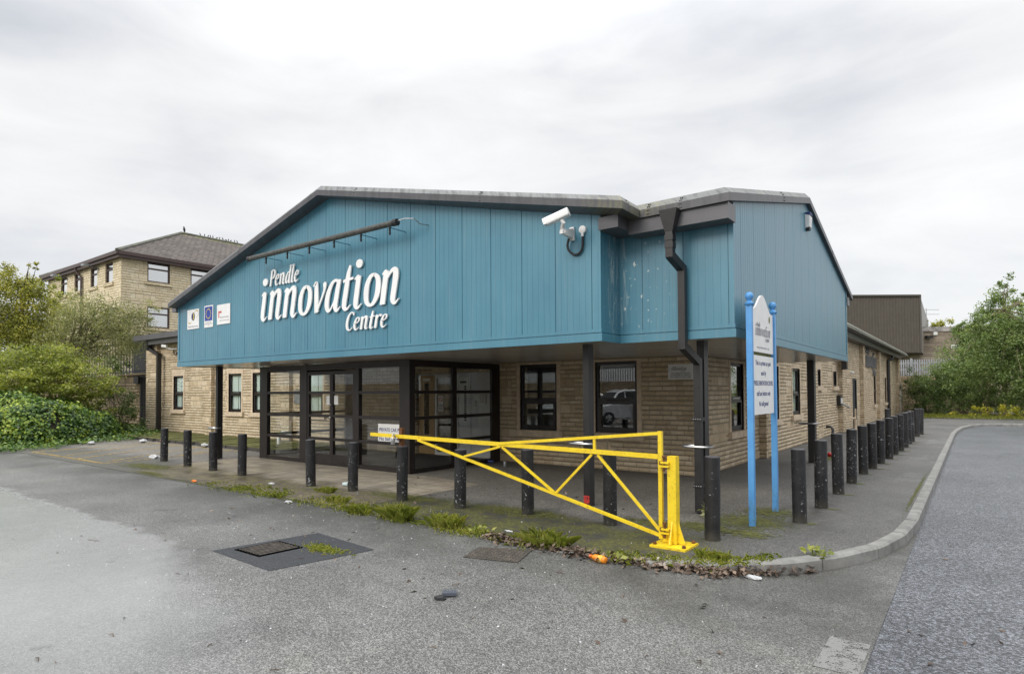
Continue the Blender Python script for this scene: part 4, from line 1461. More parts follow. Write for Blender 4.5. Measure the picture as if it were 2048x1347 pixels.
t = plate(-15.02, -14.60, 3.30, 3.83, 'blue flag sign with a ring of twelve yellow stars, middle one of the three plates')
part('flag_field', MB().wbox('x', AY, -14.99, -14.63, 0.018, 0.021, 3.46, 3.80), simple('flag_blue', (0.012, 0.045, 0.30), 0.45, 0.02), t)
star = MB()
for k in range(12):
    a = 2 * math.pi * k / 12
    cu_, cz_ = -14.81 + 0.115 * math.cos(a), 3.63 + 0.115 * math.sin(a)
    pl = []
    for j in range(10):
        rr = 0.026 if j % 2 == 0 else 0.0105
        b = math.pi / 2 + math.pi * j / 5
        pl.append((cu_ + rr * math.cos(b), cz_ + rr * math.sin(b)))
    star.prism(pl, AY - 0.0215, AY - 0.0235, 'xz')
part('star', star, simple('star_yellow', (0.85, 0.66, 0.05), 0.5, 0.02), t)
for k, s_ in enumerate(('European Union', 'Regional Development', 'Fund')):
    put_text(t, s_, -14.81, 3.415 - k * 0.04, 0.04, front_place, 0.019, M['grey_ink'])
t = plate(-14.41, -13.81, 3.33, 3.80, 'white sign with small red squares and grey lettering, nearest the wordmark')
mb = MB()
for k in range(3):
    mb.wbox('x', AY, -14.34 + k * 0.05, -14.30 + k * 0.05, 0.018, 0.021, 3.60, 3.645)
    if k:
        mb.wbox('x', AY, -14.34, -14.30, 0.018, 0.021, 3.60 - k * 0.055, 3.645 - k * 0.055)
part('red_squares', mb, M['red'], t)
put_text(t, 'Northwest', -14.07, 3.47, 0.085, front_place, 0.019, M['grey_ink'], 0.4)
put_text(t, 'Regional Development Agency', -14.06, 3.41, 0.035, front_place, 0.019, M['grey_ink'], 0.44)

# tube light above the wordmark
t = thing('tube_light', (-10.1, AY, 4.4), 'long grey tubular sign light on brackets above the white wordmark', 'light')
ly = 7.06
part('light_tube', MB().tube([(-12.36, ly, 4.58), (-7.81, ly, 4.58)], 0.052, 14), simple('lichened_grey_tube', (0.075, 0.077, 0.068), 0.55, 0.3, scale=12, bump=0.2), t, True)
part('end_cap', MB().tube([(-7.84, ly, 4.58), (-7.74, ly, 4.58)], 0.06, 12), M['rubber'], t, True)
part('end_cap', MB().tube([(-12.42, ly, 4.58), (-12.34, ly, 4.58)], 0.056, 12), M['dark_metal'], t, True)
for x in (-11.74, -10.97, -10.23, -9.46, -8.69, -7.93):
    br_ = part('bracket', MB().beam((x, ly, 4.515), (x, AY + 0.005, 4.515), 0.016, 0.012), M['clad'], t)
    part('hanger', MB().box(x - 0.011, x + 0.011, ly - 0.012, ly + 0.012, 4.39, 4.53).sphere((x, ly - .01, 4.49), 0.017, 6, 4).sphere((x, ly - .01, 4.42), 0.013, 6, 4), M['dark_metal'], br_)
part('cable', MB().tube([(-7.75, ly, 4.6), (-7.6, ly + 0.03, 4.62), (-7.45, ly + 0.1, 4.61), (-7.40, ly + 0.2, 4.53), (-7.36, AY - 0.005, 4.54)], 0.008, 6), M['chrome'], t, True)

# cctv on the cladding
t = thing('security_camera', (-4.47, AY, 3.9), 'large white box security camera with a looping black cable on the blue cladding', 'camera')
ax_ = Vector((-0.43, -0.13, -0.155)).normalized()
cc = Vector((-4.45, 6.93, 4.045))
s_ = ax_.cross(Vector((0, 0, 1))).normalized()
t_ = s_.cross(ax_).normalized()
def camhull(l0, l1, w, h, arch):
    prof = [(-w / 2, -h / 2), (w / 2, -h / 2), (w / 2, h * 0.18)]
    for k in range(7):
        a = math.pi * k / 6
        prof.append((w / 2 * math.cos(a), h * 0.18 + arch * math.sin(a)))
    prof.append((-w / 2, h * 0.18))
    vs = []
    for l in (l0, l1):
        for a, b in prof:
            vs.append(cc + ax_ * l + s_ * a + t_ * b)
    k = len(prof)
    return MB().add(vs, [tuple(range(k)), tuple(range(2 * k - 1, k - 1, -1))] + [(i, (i + 1) % k, k + (i + 1) % k, k + i) for i in range(k)])
bo = part('housing', camhull(-0.17, 0.15, 0.105, 0.085, 0.046), M['white'], t)
part('sunshield', camhull(-0.175, 0.195, 0.117, 0.064, 0.06), M['white'], t)
part('camera_window', camhull(0.149, 0.155, 0.085, 0.065, 0.025), M['rubber'], bo)
part('swivel', MB().tube([cc - t_ * 0.05 - ax_ * 0.05, cc - t_ * 0.10 - ax_ * 0.06, (-4.43, 7.03, 3.93), (-4.43, 7.06, 3.86)], [0.03, 0.028, 0.032, 0.042], 10), M['white'], t, True)
part('arm', MB().add([(-4.455, 7.0, 3.89), (-4.405, 7.0, 3.89), (-4.405, 7.0, 3.84), (-4.455, 7.0, 3.84), (-4.525, 7.40, 4.0), (-4.475, 7.40, 4.0), (-4.475, 7.40, 3.86), (-4.525, 7.40, 3.86)],
     [(0, 1, 2, 3), (7, 6, 5, 4), (0, 4, 5, 1), (1, 5, 6, 2), (2, 6, 7, 3), (3, 7, 4, 0)]), M['white'], t)
part('wall_plate', MB().box(-4.535, -4.465, 7.385, 7.418, 3.83, 4.02), M['white'], t)
part('cable', MB().tube(catmull([(-4.53, 7.36, 3.86), (-4.555, 7.36, 3.76), (-4.53, 7.37, 3.68), (-4.46, 7.39, 3.625), (-4.38, 7.39, 3.635), (-4.33, 7.39, 3.71), (-4.325, 7.395, 3.88)]), 0.017, 8), M['rubber'], t, True)
part('junction_box', MB().lathe([(0.055, 0), (0.055, -0.04), (0.035, -0.05)], (-4.325, 7.419, 3.96), 16, 'y').tube([(-4.325, 7.39, 3.93), (-4.325, 7.39, 3.86)], 0.02, 8), M['white'], t, True)

# alarm box on the side gable
t = thing('alarm_box', (CX, 12.35, 4.7), 'white alarm box with a blue top high on the side gable', 'alarm')
ab = MB()
ab.add([(CX + 0.004, 12.22, 4.94), (CX + 0.004, 12.50, 4.94), (CX + 0.004, 12.46, 4.70), (CX + 0.004, 12.26, 4.70),
        (CX + 0.08, 12.24, 4.92), (CX + 0.08, 12.48, 4.92), (CX + 0.07, 12.45, 4.72), (CX + 0.07, 12.27, 4.72)],
       [(0, 1, 2, 3), (7, 6, 5, 4), (0, 4, 5, 1), (1, 5, 6, 2), (2, 6, 7, 3), (3, 7, 4, 0)])
part('alarm_cover', ab, M['white'], t)
part('alarm_lens', MB().box(CX + 0.004, CX + 0.085, 12.25, 12.47, 4.942, 4.985), M['navy'], t)
part('alarm_base', MB().box(CX + 0.004, CX + 0.06, 12.30, 12.42, 4.665, 4.70), M['rubber'], t)

# small camera at the left eave
t = thing('security_camera', (-26.3, 11.9, 3.6), 'small white security camera under the grey eave beside the ivy', 'camera')
part('housing', MB().beam((-26.85, 11.50, 3.68), (-26.62, 11.58, 3.65), 0.09, 0.10), M['off_white'], t)
part('arm', MB().tube([(-26.68, 11.56, 3.60), (-26.55, 11.7, 3.54), (-26.4, 11.88, 3.54)], 0.028, 8), M['off_white'], t, True)
part('cable', MB().tube([(-26.5, 11.8, 3.5), (-26.5, 11.82, 3.36), (-26.42, 11.85, 3.28), (-26.36, 11.88, 3.4)], 0.02, 6), M['rubber'], t, True)

# wall sign near the corner
t = thing('wall_sign', (-4.75, FY, 1.92), 'white liability notice plate on the stone by the inner corner', 'sign')
part('plate', MB().wbox('x', FY, -4.97, -4.44, 0.001, 0.02, 1.93, 2.24), M['off_white'], t)
fp2 = lambda u, z, d: (u, FY - 0.021 - d, z)
m2 = MB()
for ch, m_ in logo(None, -4.90, -4.58, 2.115, 0.045, fp2, 0.0, 0.003, None):
    m2.add(m_.v, m_.f)
part('lettering', m2, M['grey_ink'], t)
for k, s_ in enumerate(('The company does not accept', 'any responsibility for vehicles or', 'their contents on this car park')):
    put_text(t, s_, -4.705, 2.045 - k * 0.038, 0.036, fp2, 0.0, M['ink'], 0.44 if k else 0.40, bold=0.0004)

# paper sign behind the porch glass
t = thing('paper_sign', (-10.1, PY + 0.1, 0.6), 'white paper reading PRIVATE CAR PARK No ball games behind the porch glass', 'sign')
part('sheet', MB().wbox('x', PY + 0.04, -10.37, -9.5, 0, 0.003, 0.60, 1.02), M['white'], t)
fp3 = lambda u, z, d: (u, PY + 0.0365 - d, z)
put_text(t, 'PRIVATE CAR PARK', -10.335, 0.86, 0.105, fp3, 0, M['navy'], 0.80, 'LEFT', bold=0.002)
put_text(t, 'No ball games', -10.335, 0.665, 0.115, fp3, 0, M['navy'], 0.68, 'LEFT', bold=0.002)

# grey metal letters on the side wall
t = thing('side_lettering', (RX, 37.1, 2.4), 'dark grey raised wordmark on the side wall between two stone piers', 'lettering')
fpy = lambda u, z, d: (RX + d, u, z)
m2 = MB()
for ch, m_ in logo(None, 35.0, 39.2, 2.86, 0.56, fpy, 0.02, 0.07, None):
    part('letter', m_, M['letter_grey'], t)

# things fixed to the side wall
t = thing('meter_box', (RX, 26.4, 0.9), 'dark grey wall box with a steel arm beside the stone pier', 'box')
part('box', MB().box(RX + 0.01, RX + 0.14, 26.95, 27.3, 1.08, 1.48), M['dark_metal'], t)
part('arm', MB().tube([(RX + 0.16, 27.1, 1.16), (RX + 0.32, 27.2, 1.06), (RX + 0.4, 27.25, 1.0)], 0.03, 8), M['galv'], t, True)
part('cover', MB().box(RX + 0.141, RX + 0.17, 26.99, 27.24, 1.16, 1.38), M['off_white'], t)
t = thing('wall_light', (RX, 21.9, 2.7), 'dark floodlight on the side wall just past the blue canopy end', 'light')
part('lamp', MB().box(RX + 0.2, RX + 0.38, 26.9, 27.2, 2.5, 3.3), M['dark_metal'], t)
part('bracket', MB().box(RX + 0.17, RX + 0.2, 26.95, 27.1, 2.8, 3.0), M['dark_metal'], t)
t.location = (RX, 21.9, 2.7)
solo('wall_sensor', MB().sphere((RX + 0.06, 30.6, 2.46), (0.07, 0.09, 0.06), 10, 6).box(RX + .002, RX + 0.05, 30.5, 30.72, 2.44, 2.52), M['white'], (RX, 30.6, 2.4),
     'small white sensor lamp on the stone wall above the dark fire door', 'light', smooth=True)
mb = MB().tube([(RX + 0.06, 20.6, 0.0), (RX + 0.06, 20.6, 0.34), (RX + 0.1, 20.63, 0.40), (RX + 0.16, 20.66, 0.36)], 0.035, 8)
solo('vent_pipe', MB().tube([(-3.75, 22.6, -0.02), (-3.75, 22.6, 0.42), (-3.82, 22.62, 0.48), (-3.95, 22.66, 0.47)], 0.045, 8), M['dark_metal'], (-3.75, 22.6, 0),
     'short black hooked pipe standing by the side wall', 'pipe', smooth=True)
solo('vent_pipe', MB().tube([(-3.8, 27.9, -0.02), (-3.8, 27.9, 0.5), (-3.8, 27.85, 0.56), (-3.95, 27.8, 0.56)], 0.045, 8).tube([(-3.8, 27.9, 0.55), (-3.8, 27.9, 0.95)], 0.03, 8), M['dressed'], (-3.8, 27.9, 0),
     'thin cream pipe with a rusty top near the fire door', 'pipe', smooth=True)
solo('vent_pipe', MB().tube([(-17.35, 10.9, 0.08), (-17.35, 10.9, 0.38), (-17.25, 10.95, 0.46), (-17.1, 11.05, 0.44), (-17.05, 11.1, 0.36)], 0.06, 10), M['off_white'], (-17.35, 10.9, 0),
     'cream hooked waste pipe on the mossy ledge seen through the porch', 'pipe', smooth=True)

# ------------------------------------------------------------------ bollards
bm_b = MB().lathe([(0.087, -0.05), (0.087, 0.925), (0.0865, 0.932), (0.083, 0.936)], (0, 0, 0), 24)
bcap = MB().lathe([(0.080, 0.9365), (0.079, 0.944), (0.068, 0.947), (0.01, 0.945)], (0, 0, 0), 24)
LB = [(-16.3, 7.05, .824, 'black bollard at the far end of the front row, beside the yellow hatching'),
      (-14.7, 6.88, .84, 'white-chipped black bollard where the mossy strip meets the wet paving'),
      (-13.4, 6.82, .845, 'paint-splashed black bollard directly in front of the outermost canopy column'),
      (-12.08, 6.75, .857, 'black bollard on the paving just before the outer corner of the glazed porch'),
      (-9.67, 6.72, .85, 'black bollard in front of the sliding doors, left one of the pair there'),
      (-8.58, 6.80, .84, 'black bollard beside the crushed clear cup before the porch'),
      (-7.21, 6.67, .855, 'black bollard carrying the rusty rest post for the gate tip'),
      (-6.05, 6.74, .856, 'black bollard with a rough top just below the gate brace, near the porch corner'),
      (-4.97, 6.94, .90, 'black bollard behind the middle of the gate where the rails fork'),
      (-3.73, 7.01, .939, 'black bollard behind the steep diagonal brace nearest the gate hinges'),
      (-2.41, 6.98, .949, 'black bollard with a bare silver patch beside the yellow hinge post'),
      (-1.82, 8.56, .943, 'nearest black bollard of the kerb row, just past the blue sign posts'),
      (-1.79, 9.79, .975, 'second black bollard of the kerb row from the blue sign'),
      (-1.80, 11.26, .985, 'black bollard with a scratch near its top, third of the kerb row'),
      (-1.81, 12.69, .983, 'fourth black bollard of the kerb row from the blue sign'),
      (-1.81, 14.2, .974, 'fifth kerb row bollard, streaked with white scuffs down one side'),
      (-1.77, 15.28, .978, 'sixth black bollard of the kerb row from the blue sign'),
      (-1.74, 16.43, .995, 'seventh black bollard of the kerb row from the blue sign'),
      (-1.69, 17.64, 1.003, 'eighth black bollard of the kerb row from the blue sign'),
      (-1.68, 18.87, 1.006, 'ninth black bollard of the kerb row from the blue sign'),
      (-1.65, 20.1, 1.009, 'tenth black bollard of the kerb row from the blue sign'),
      (-1.64, 21.42, 1.019, 'eleventh black bollard of the kerb row from the blue sign'),
      (-1.65, 22.84, 1.002, 'fifth from last black bollard at the far end of the kerb row'),
      (-1.64, 23.81, .998, 'fourth from last black bollard at the far end of the kerb row'),
      (-1.66, 26.45, 1.009, 'last but one black bollard of the kerb row, after the gap'),
      (-1.63, 27.92, .978, 'very last black bollard of the kerb row, near the shrubs'),
      (-2.65, 27.3, .97, 'lone black bollard standing behind the kerb row, closer to the wall')]
b0 = None
for x, y, h, lab in LB:
    if b0 is None:
        b0 = link_mesh('bollard', bm_b, M['bollard'], None, 35.0)
        b0['category'] = 'bollard'
        k0 = link_mesh('cap', bcap, M['galv'] if False else M['grey_metal'], b0, 35.0)
        o = b0
    else:
        o = b0.copy()
        C.objects.link(o)
        c_ = k0.copy()
        C.objects.link(c_)
        c_.parent = o
    o['group'] = 'black bollards along the building'
    o['label'] = lab
    o.location = (x, y, 0)
    o.scale = (1, 1, h / 0.946)
    o.rotation_euler = (R(random.Random(x).uniform(-1.0, 1.0)), R(random.Random(y).uniform(-1.0, 1.0)), random.Random(x * y).uniform(0, 6))

# ------------------------------------------------------------------ yellow swing barrier
gy = 6.47
t = thing('swing_barrier', (-2.68, gy, 0), 'yellow steel swing barrier with triangular braced arm across the entrance', 'gate')
hp = MB()
hp.box(-2.71, -2.612, gy - 0.05, gy + 0.05, 0.03, 0.98)
hpo = part('hinge_post', hp, M['yellow'], t)
for sx in (-1, 1):
    part('gusset', MB().prism([(-2.661 + sx * 0.05, 0.03), (-2.661 + sx * 0.13, 0.03), (-2.661 + sx * 0.05, 0.27)], gy - 0.008, gy + 0.008, 'xz'), M['yellow'], hpo)
part('gusset', MB().prism([(gy - 0.05, 0.03), (gy - 0.13, 0.03), (gy - 0.05, 0.27)], -2.668, -2.652, 'yz'), M['yellow'], hpo)
part('base_plate', MB().box(-2.86, -2.45, gy - 0.2, gy + 0.17, -0.03, 0.024), M['yellow'], t)
mb = MB()
for x, y in ((-2.82, gy - .15), (-2.49, gy - .15), (-2.49, gy + .13), (-2.82, gy + .13)):
    mb.lathe([(0.022, 0.028), (0.022, 0.05), (0.012, 0.055)], (x, y, 0), 6)
part('bolt', mb, M['rust'], t)
part('hinge_stile', MB().box(-2.828, -2.784, gy - 0.022, gy + 0.022, 0.06, 1.25), M['yellow'], t)
part('top_rail', MB().beam((-2.83, gy, 1.225), (-5.10, gy, 1.005), 0.034, 0.036), M['yellow'], t)
part('main_rail', MB().beam((-2.83, gy, 0.965), (-7.74, gy + 0.03, 1.03), 0.044, 0.052), M['yellow'], t)
part('lower_rail', MB().beam((-2.81, gy, 0.09), (-6.66, gy + 0.012, 0.985), 0.032, 0.034), M['yellow'], t)
for a, b in (((-3.645, gy, 0.99), (-3.645, gy, 1.15)), ((-5.05, gy, 0.96), (-4.22, gy, 0.43)), ((-4.20, gy, 0.43), (-3.68, gy, 0.94)), ((-3.60, gy, 0.94), (-2.83, gy, 0.15)), ((-5.73, gy + .006, 0.795), (-5.08, gy + .004, 0.965))):
    part('brace', MB().beam(a, b, 0.027, 0.029), M['yellow'], t)
for z in (0.86, 0.13):
    h_ = part('hinge', MB().box(-2.80, -2.68, gy - 0.085, gy - 0.022, z, z + 0.02).box(-2.775, -2.68, gy - 0.09, gy - 0.045, z + 0.04, z + 0.06), M['yellow'], t)
    part('hinge_pin', MB().tube([(-2.74, gy - 0.065, z - 0.045), (-2.74, gy - 0.065, z + 0.12)], 0.014, 8).lathe([(0.024, 0), (0.024, 0.02)], (-2.74, gy - 0.065, z + 0.105), 6).box(-2.80, -2.778, gy - .06, gy - .023, z + .022, z + .06), M['rust'], h_)
mb = MB()
for k in range(7):
    a = k * 0.9
    mb.tube([(-7.14 + 0.045 * math.cos(a) * 0.6, gy - 0.035 - 0.01 * (k % 2), 1.0 + 0.06 * math.sin(a)), (-7.12 + 0.045 * math.cos(a + .8) * 0.6, gy - 0.05, 1.0 + 0.06 * math.sin(a + .8))], 0.010, 6)
mb.box(-7.17, -7.11, gy - 0.07, gy - 0.035, 0.90, 0.96)
part('chain', mb, M['chrome'], t)
solo('rest_post', MB().box(-7.27, -7.20, 6.66, 6.72, 0.84, 1.14).box(-7.26, -7.2, 6.62, 6.66, 0.95, 0.99), M['rust'], (-7.235, 6.69, 0.85), 'rusty steel rest post fixed on a bollard at the gate tip', 'post')

# ------------------------------------------------------------------ blue car park sign
sx_ = -2.245
t = thing('car_park_sign', (sx_, 8.5, 0), 'two blue posts with ball tops carrying white car park sign boards', 'sign')
for y in (7.97, 9.09):
    po_ = part('post', MB().box(sx_ - 0.035, sx_ + 0.035, y - 0.035, y + 0.035, -0.05, 2.78), M['blue'], t)
    part('finial', MB().lathe([(0.036, 2.76), (0.06, 2.785), (0.062, 2.80), (0.038, 2.815), (0.026, 2.83), (0.03, 2.845), (0.045, 2.862), (0.053, 2.89), (0.045, 2.92), (0.026, 2.938), (0.005, 2.943)], (sx_, y, 0), 18), M['blue'], po_, 50.0)
Y0, Y1 = 8.02, 9.04
pl = [(Y0, 2.20), (Y1, 2.20), (Y1, 2.745)]
for k in range(17):
    s = k / 16
    y = Y1 + (Y0 - Y1) * s
    c = abs(s - 0.5) * 2
    z = 2.745 + 0.225 * (0.5 + 0.5 * math.cos(math.pi * min(1, c / 0.86)))
    pl.append((y, z))
pl.append((Y0, 2.745))
ub = part('upper_board', MB().prism(pl, sx_ - 0.012, sx_ + 0.012, 'yz'), M['white'], t)
lb = part('lower_board', MB().box(sx_ - 0.012, sx_ + 0.012, Y0 - 0.005, Y1 + 0.005, 1.385, 2.155), M['white'], t)
fps = lambda u, z, d: (sx_ + 0.0125 + d, u, z)
m2 = MB()
for ch, m_ in logo(None, 8.17, 8.90, 2.42, 0.095, fps, 0.0, 0.003, None, bold=0.8):
    m2.add(m_.v, m_.f)
part('lettering', m2, M['grey_ink'], ub)
mb = MB()
dot(mb, 8.86, 2.665, 0.035, 0.045, fps, 0, 0.003)
part('emblem', mb, simple('emblem_olive', (0.2, 0.2, 0.06), 0.5), ub)
put_text(ub, 'www.pendleinnovation.co.uk', 8.53, 2.25, 0.045, fps, 0, M['grey_ink'], 0.6)
for z, s_, w_ in ((2.03, 'This is a private car park', 0.74), (1.90, 'used by', 0.24), (1.765, 'PENDLE INNOVATION CENTRE', 0.92), (1.63, 'staff and visitors only', 0.66), (1.495, 'No ball games!', 0.44)):
    put_text(lb, s_, 8.53, z, 0.088, fps, 0, M['navy'], w_, bold=0.0012)
part('rail', MB().box(sx_ - 0.04, sx_ - 0.013, Y0, Y1, 2.165, 2.195), simple('mossy_rail', (0.12, 0.13, 0.04), 0.9), t)

# ------------------------------------------------------------------ drain covers
def cover(name, c4, label, pattern):
    cx = sum(p[0] for p in c4) / 4
    cy = sum(p[1] for p in c4) / 4
    z0 = yard_z(cx) + 0.004
    t = thing(name, (cx, cy, z0), label, 'drain cover')
    part('frame', MB().prism(c4, z0, z0 + 0.006, 'xy'), M['pit_shade'] if pattern == 'bars' else M['cast_iron'], t)
    a, b, c, d = [Vector((*p, 0)) for p in c4]
    def P(u, v):
        u, v = 0.06 + 0.88 * u, 0.06 + 0.88 * v
        return a * (1 - u) * (1 - v) + b * u * (1 - v) + c * u * v + d * (1 - u) * v
    m_ = MB()
    if pattern == 'bars':
        n_ = 8
        for i in range(n_):
            p0, p1 = P((i + 0.2) / n_, 0), P((i + 0.66) / n_, 0)
            p2, p3 = P((i + 0.66) / n_, 1), P((i + 0.2) / n_, 1)
            m_.prism([(p.x, p.y) for p in (p0, p1, p2, p3)], z0 + 0.004, z0 + 0.0095, 'xy')
    else:
        n_ = 12
        for i in range(n_):
            for j in range(n_):
                if (i + j) % 2:
                    q4 = [P((i + .1) / n_, (j + .3) / n_), P((i + 0.95) / n_, (j + .3) / n_), P((i + 0.95) / n_, (j + .75) / n_), P((i + .1) / n_, (j + .75) / n_)]
                else:
                    q4 = [P((i + .3) / n_, (j + .1) / n_), P((i + 0.7) / n_, (j + .1) / n_), P((i + 0.7) / n_, (j + .95) / n_), P((i + .3) / n_, (j + .95) / n_)]
                m_.prism([(p.x, p.y) for p in q4], z0 + 0.004, z0 + 0.009, 'xy')
    part('grating' if pattern == 'bars' else 'lid', m_, M['iron_bar'], t)
    return t


cover('drain_cover', [(-6.45, 3.52), (-5.96, 3.52), (-5.92, 4.02), (-6.40, 4.03)], 'ribbed iron drain grating set in the dark patch of tarmac', 'bars')
cover('drain_cover', [(-4.24, 4.76), (-3.66, 4.93), (-3.82, 5.42), (-4.36, 5.16)], 'square iron drain cover with raised studs near the weedy kerb', 'studs')

# ------------------------------------------------------------------ litter
def crumple(c, r, n_pts, seed, flat=0.5):
    rr = random.Random(seed)
    bm = bmesh.new()
    bmesh.ops.create_icosphere(bm, subdivisions=2, radius=1.0)
    vs = []
    for v in bm.verts:
        k = rr.uniform(0.72, 1.1)
        vs.append((c[0] + v.co.x * r[0] * k, c[1] + v.co.y * r[1] * k, c[2] + r[2] * flat + v.co.z * r[2] * k))
    fs = [tuple(v.index for v in f.verts) for f in bm.faces]
    bm.free()
    return MB().add(vs, fs)


t = thing('drink_bottle', (-3.05, 5.44, -.01), 'orange plastic drinks bottle lying by the leaf litter near the kerb', 'bottle')
p0, p1 = Vector((-3.15, 5.48, 0.024)), Vector((-2.95, 5.45, 0.018))
dv = (p1 - p0)
part('bottle', MB().tube([p0 + dv * f for f in (0.1, 0.2, 0.3, 0.5, 0.55, 0.6, 0.85, 0.97, 1.0)], [0.014, 0.022, 0.033, 0.036, 0.033, 0.036, 0.037, 0.032, 0.02], 14), simple('orange_plastic', (0.85, 0.27, 0.02), 0.3, 0.1, scale=30), t, True)
part('cap', MB().tube([p0, p0 + dv * 0.12], 0.019, 12), simple('orange_cap', (0.8, 0.16, 0.02), 0.4), t, True)
part('bottle_label', MB().tube([p0 + dv * 0.58, p0 + dv * 0.84], 0.0385, 14, False), simple('yellow_label', (0.85, 0.45, 0.05), 0.4, 0.15, scale=40), t, True)
lit = simple('white_litter', (0.50, 0.51, 0.52), 0.6, 0.1, scale=30)
solo('paper_wrapper', crumple((-1.72, 6.10, -0.1), (0.085, 0.04, 0.022), 0, 3), lit, (-1.72, 6.10, -.1), 'crumpled white wrapper against the kerb beside the gate post weeds', 'litter')
solo('plastic_bag', crumple((-17.2, 7.2, 0.0), (0.16, 0.13, 0.07), 0, 5), lit, (-17.2, 7.2, 0), 'white plastic bag lying on the hatched tarmac before the front row', 'litter')
solo('paper_scrap', crumple((-10.5, 6.45, 0.0), (0.10, 0.05, 0.02), 0, 6), lit, (-10.5, 6.45, 0), 'torn white paper scrap on the dirty paving between two bollards', 'litter')
solo('paper_scrap', crumple((-8.5, 5.5, 0.0), (0.08, 0.05, 0.025), 0, 8), lit, (-8.5, 5.5, 0), 'white paper scrap on the yard edge by the grass tufts', 'litter')
solo('food_carton', crumple((-12.0, 5.74, 0.0), (0.07, 0.04, 0.03), 0, 9), simple('orange_carton', (0.85, 0.2, 0.02), 0.5), (-12.0, 5.74, 0), 'small orange carton on the edge of the wet paving', 'litter')
solo('crushed_can', MB().tube([(-9.33, 11.4, 0.035), (-9.2, 11.45, 0.035)], 0.034, 10), simple('blue_can', (0.05, 0.08, 0.3), 0.35), (-9.3, 11.4, 0), 'blue drinks can lying at the foot of the porch side', 'can', smooth=True)
solo('crushed_can', MB().lathe([(0.03, 0), (0.034, 0.02), (0.033, 0.1), (0.026, 0.115)], (-8.55, 11.05, 0), 10), M['galv'], (-8.55, 11.05, 0), 'silver drinks can standing by the stone wall', 'can', smooth=True)
solo('plastic_cup', MB().tube([(-9.17, 7.05, 0.04), (-9.05, 7.08, 0.045)], [0.032, 0.045], 12, False), simple('clear_cup', (0.55, 0.66, 0.66), 0.15), (-9.15, 7.05, 0), 'crushed clear plastic cup beside a bollard before the porch', 'cup', smooth=True)
solo('red_ball', MB().sphere((-2.95, 17.3, 0.06), 0.06, 12, 8), simple('red_ball_plastic', (0.5, 0.01, 0.015), 0.3), (-2.95, 17.3, 0), 'small red ball by the foot of the side column', 'ball', smooth=True)
solo('foam_scrap', crumple((-4.55, 5.95, 0.0), (0.07, 0.02, 0.012), 0, 12), lit, (-4.55, 5.95, 0), 'white string-like scrap on the mossy strip above the weeds', 'litter')
for x, y, lab, col in ((-23.6, 7.9, 'white scrap caught at the ivy edge, closest to the yard', 0), (-23.0, 9.25, 'pair of white cartons at the ivy edge by the hatching', 0), (-22.6, 9.75, 'pink wrapper where the ivy meets the mossy ledge', 1), (-19.4, 9.6, 'white scrap on the gravel edge of the mossy ledge', 0)):
    solo('paper_scrap', crumple((x, y, 0.03), (0.16, 0.11, 0.07), 0, int(x * 7) % 50 + 60), simple('pink_paper', (0.6, 0.25, 0.22), 0.6) if col else lit, (x, y, 0), lab, 'litter')

t = thing('plastic_bracket', (-3.56, 3.8, 0), 'broken black plastic piece with prongs lying on the tarmac', 'debris')
z0 = yard_z(-3.56) + 0.002
mb = MB()
ca, sa = math.cos(0.7), math.sin(0.7)
def rp(x, y):
    return (-3.55 + x * ca - y * sa, 3.82 + x * sa + y * ca)
for k in range(4):
    mb.prism([rp(-0.05 + k * 0.03, 0.0), rp(-0.036 + k * 0.03, 0.0), rp(-0.036 + k * 0.03, 0.075), rp(-0.05 + k * 0.03, 0.075)], z0 + 0.012, z0 + 0.026, 'xy')
mb.prism([rp(-0.06, -0.055), rp(0.06, -0.055), rp(0.06, 0.0), rp(-0.06, 0.0)], z0 + 0.008, z0 + 0.034, 'xy')
part('comb', mb, simple('slate_plastic', (0.10, 0.11, 0.14), 0.35), t)
part('torn_part', crumple((*rp(-0.07, -0.10), z0), (0.06, 0.045, 0.022), 0, 21), M['rubber'], t)

rk = random.Random(77)
# twigs and small leaves on the yard
tw = MB()
for i in range(46):
    x, y = rk.uniform(-9, -1.2), rk.uniform(0.9, 4.9)
    a = rk.uniform(0, 6.3)
    L = rk.uniform(0.02, 0.085)
    z = yard_z(x) + 0.006
    tw.tube([(x, y, z), (x + L * .5 * math.cos(a), y + L * .5 * math.sin(a), z + 0.006), (x + L * math.cos(a + .3), y + L * math.sin(a + .3), z)], [0.003, 0.004, 0.002], 5)
tag(link_mesh('twig_litter', tw, M['dead_leaf']), kind='stuff')

# ------------------------------------------------------------------ office block on the terrace (far left)
structure('terrace', MB().box(-90, -30.6, 13.5, 80, -0.34, 2.6), M['soil'])
ofc = thing('office_block', (-44.9, 24, 2.6), 'buff stone three-storey office block with a brown tiled hip roof behind the trees', 'building')
OX, OY = -38.77, 14.36
ofw = [(-41.05, -39.95, 8.2, 9.42), (-43.35, -42.3, 8.2, 9.42), (-46.05, -45.0, 8.2, 9.42), (-48.5, -47.4, 8.2, 9.42), (-41.05, -39.95, 5.5, 6.75), (-43.35, -42.3, 5.5, 6.75)]
orw = [(15.75, 17.02, 8.3, 9.5), (18.25, 19.55, 8.3, 9.5), (15.75, 17.02, 5.6, 6.85), (18.25, 19.55, 5.6, 6.85), (22.0, 23.3, 8.3, 9.5)]
mb = MB()
wall_cells(mb, 'x', OY, -51.0, OX, 2.5, 9.6, 0.3, ofw)
wall_cells(mb, 'y', OX, OY + .3, 35.0, 2.5, 9.6, 0.3, orw)
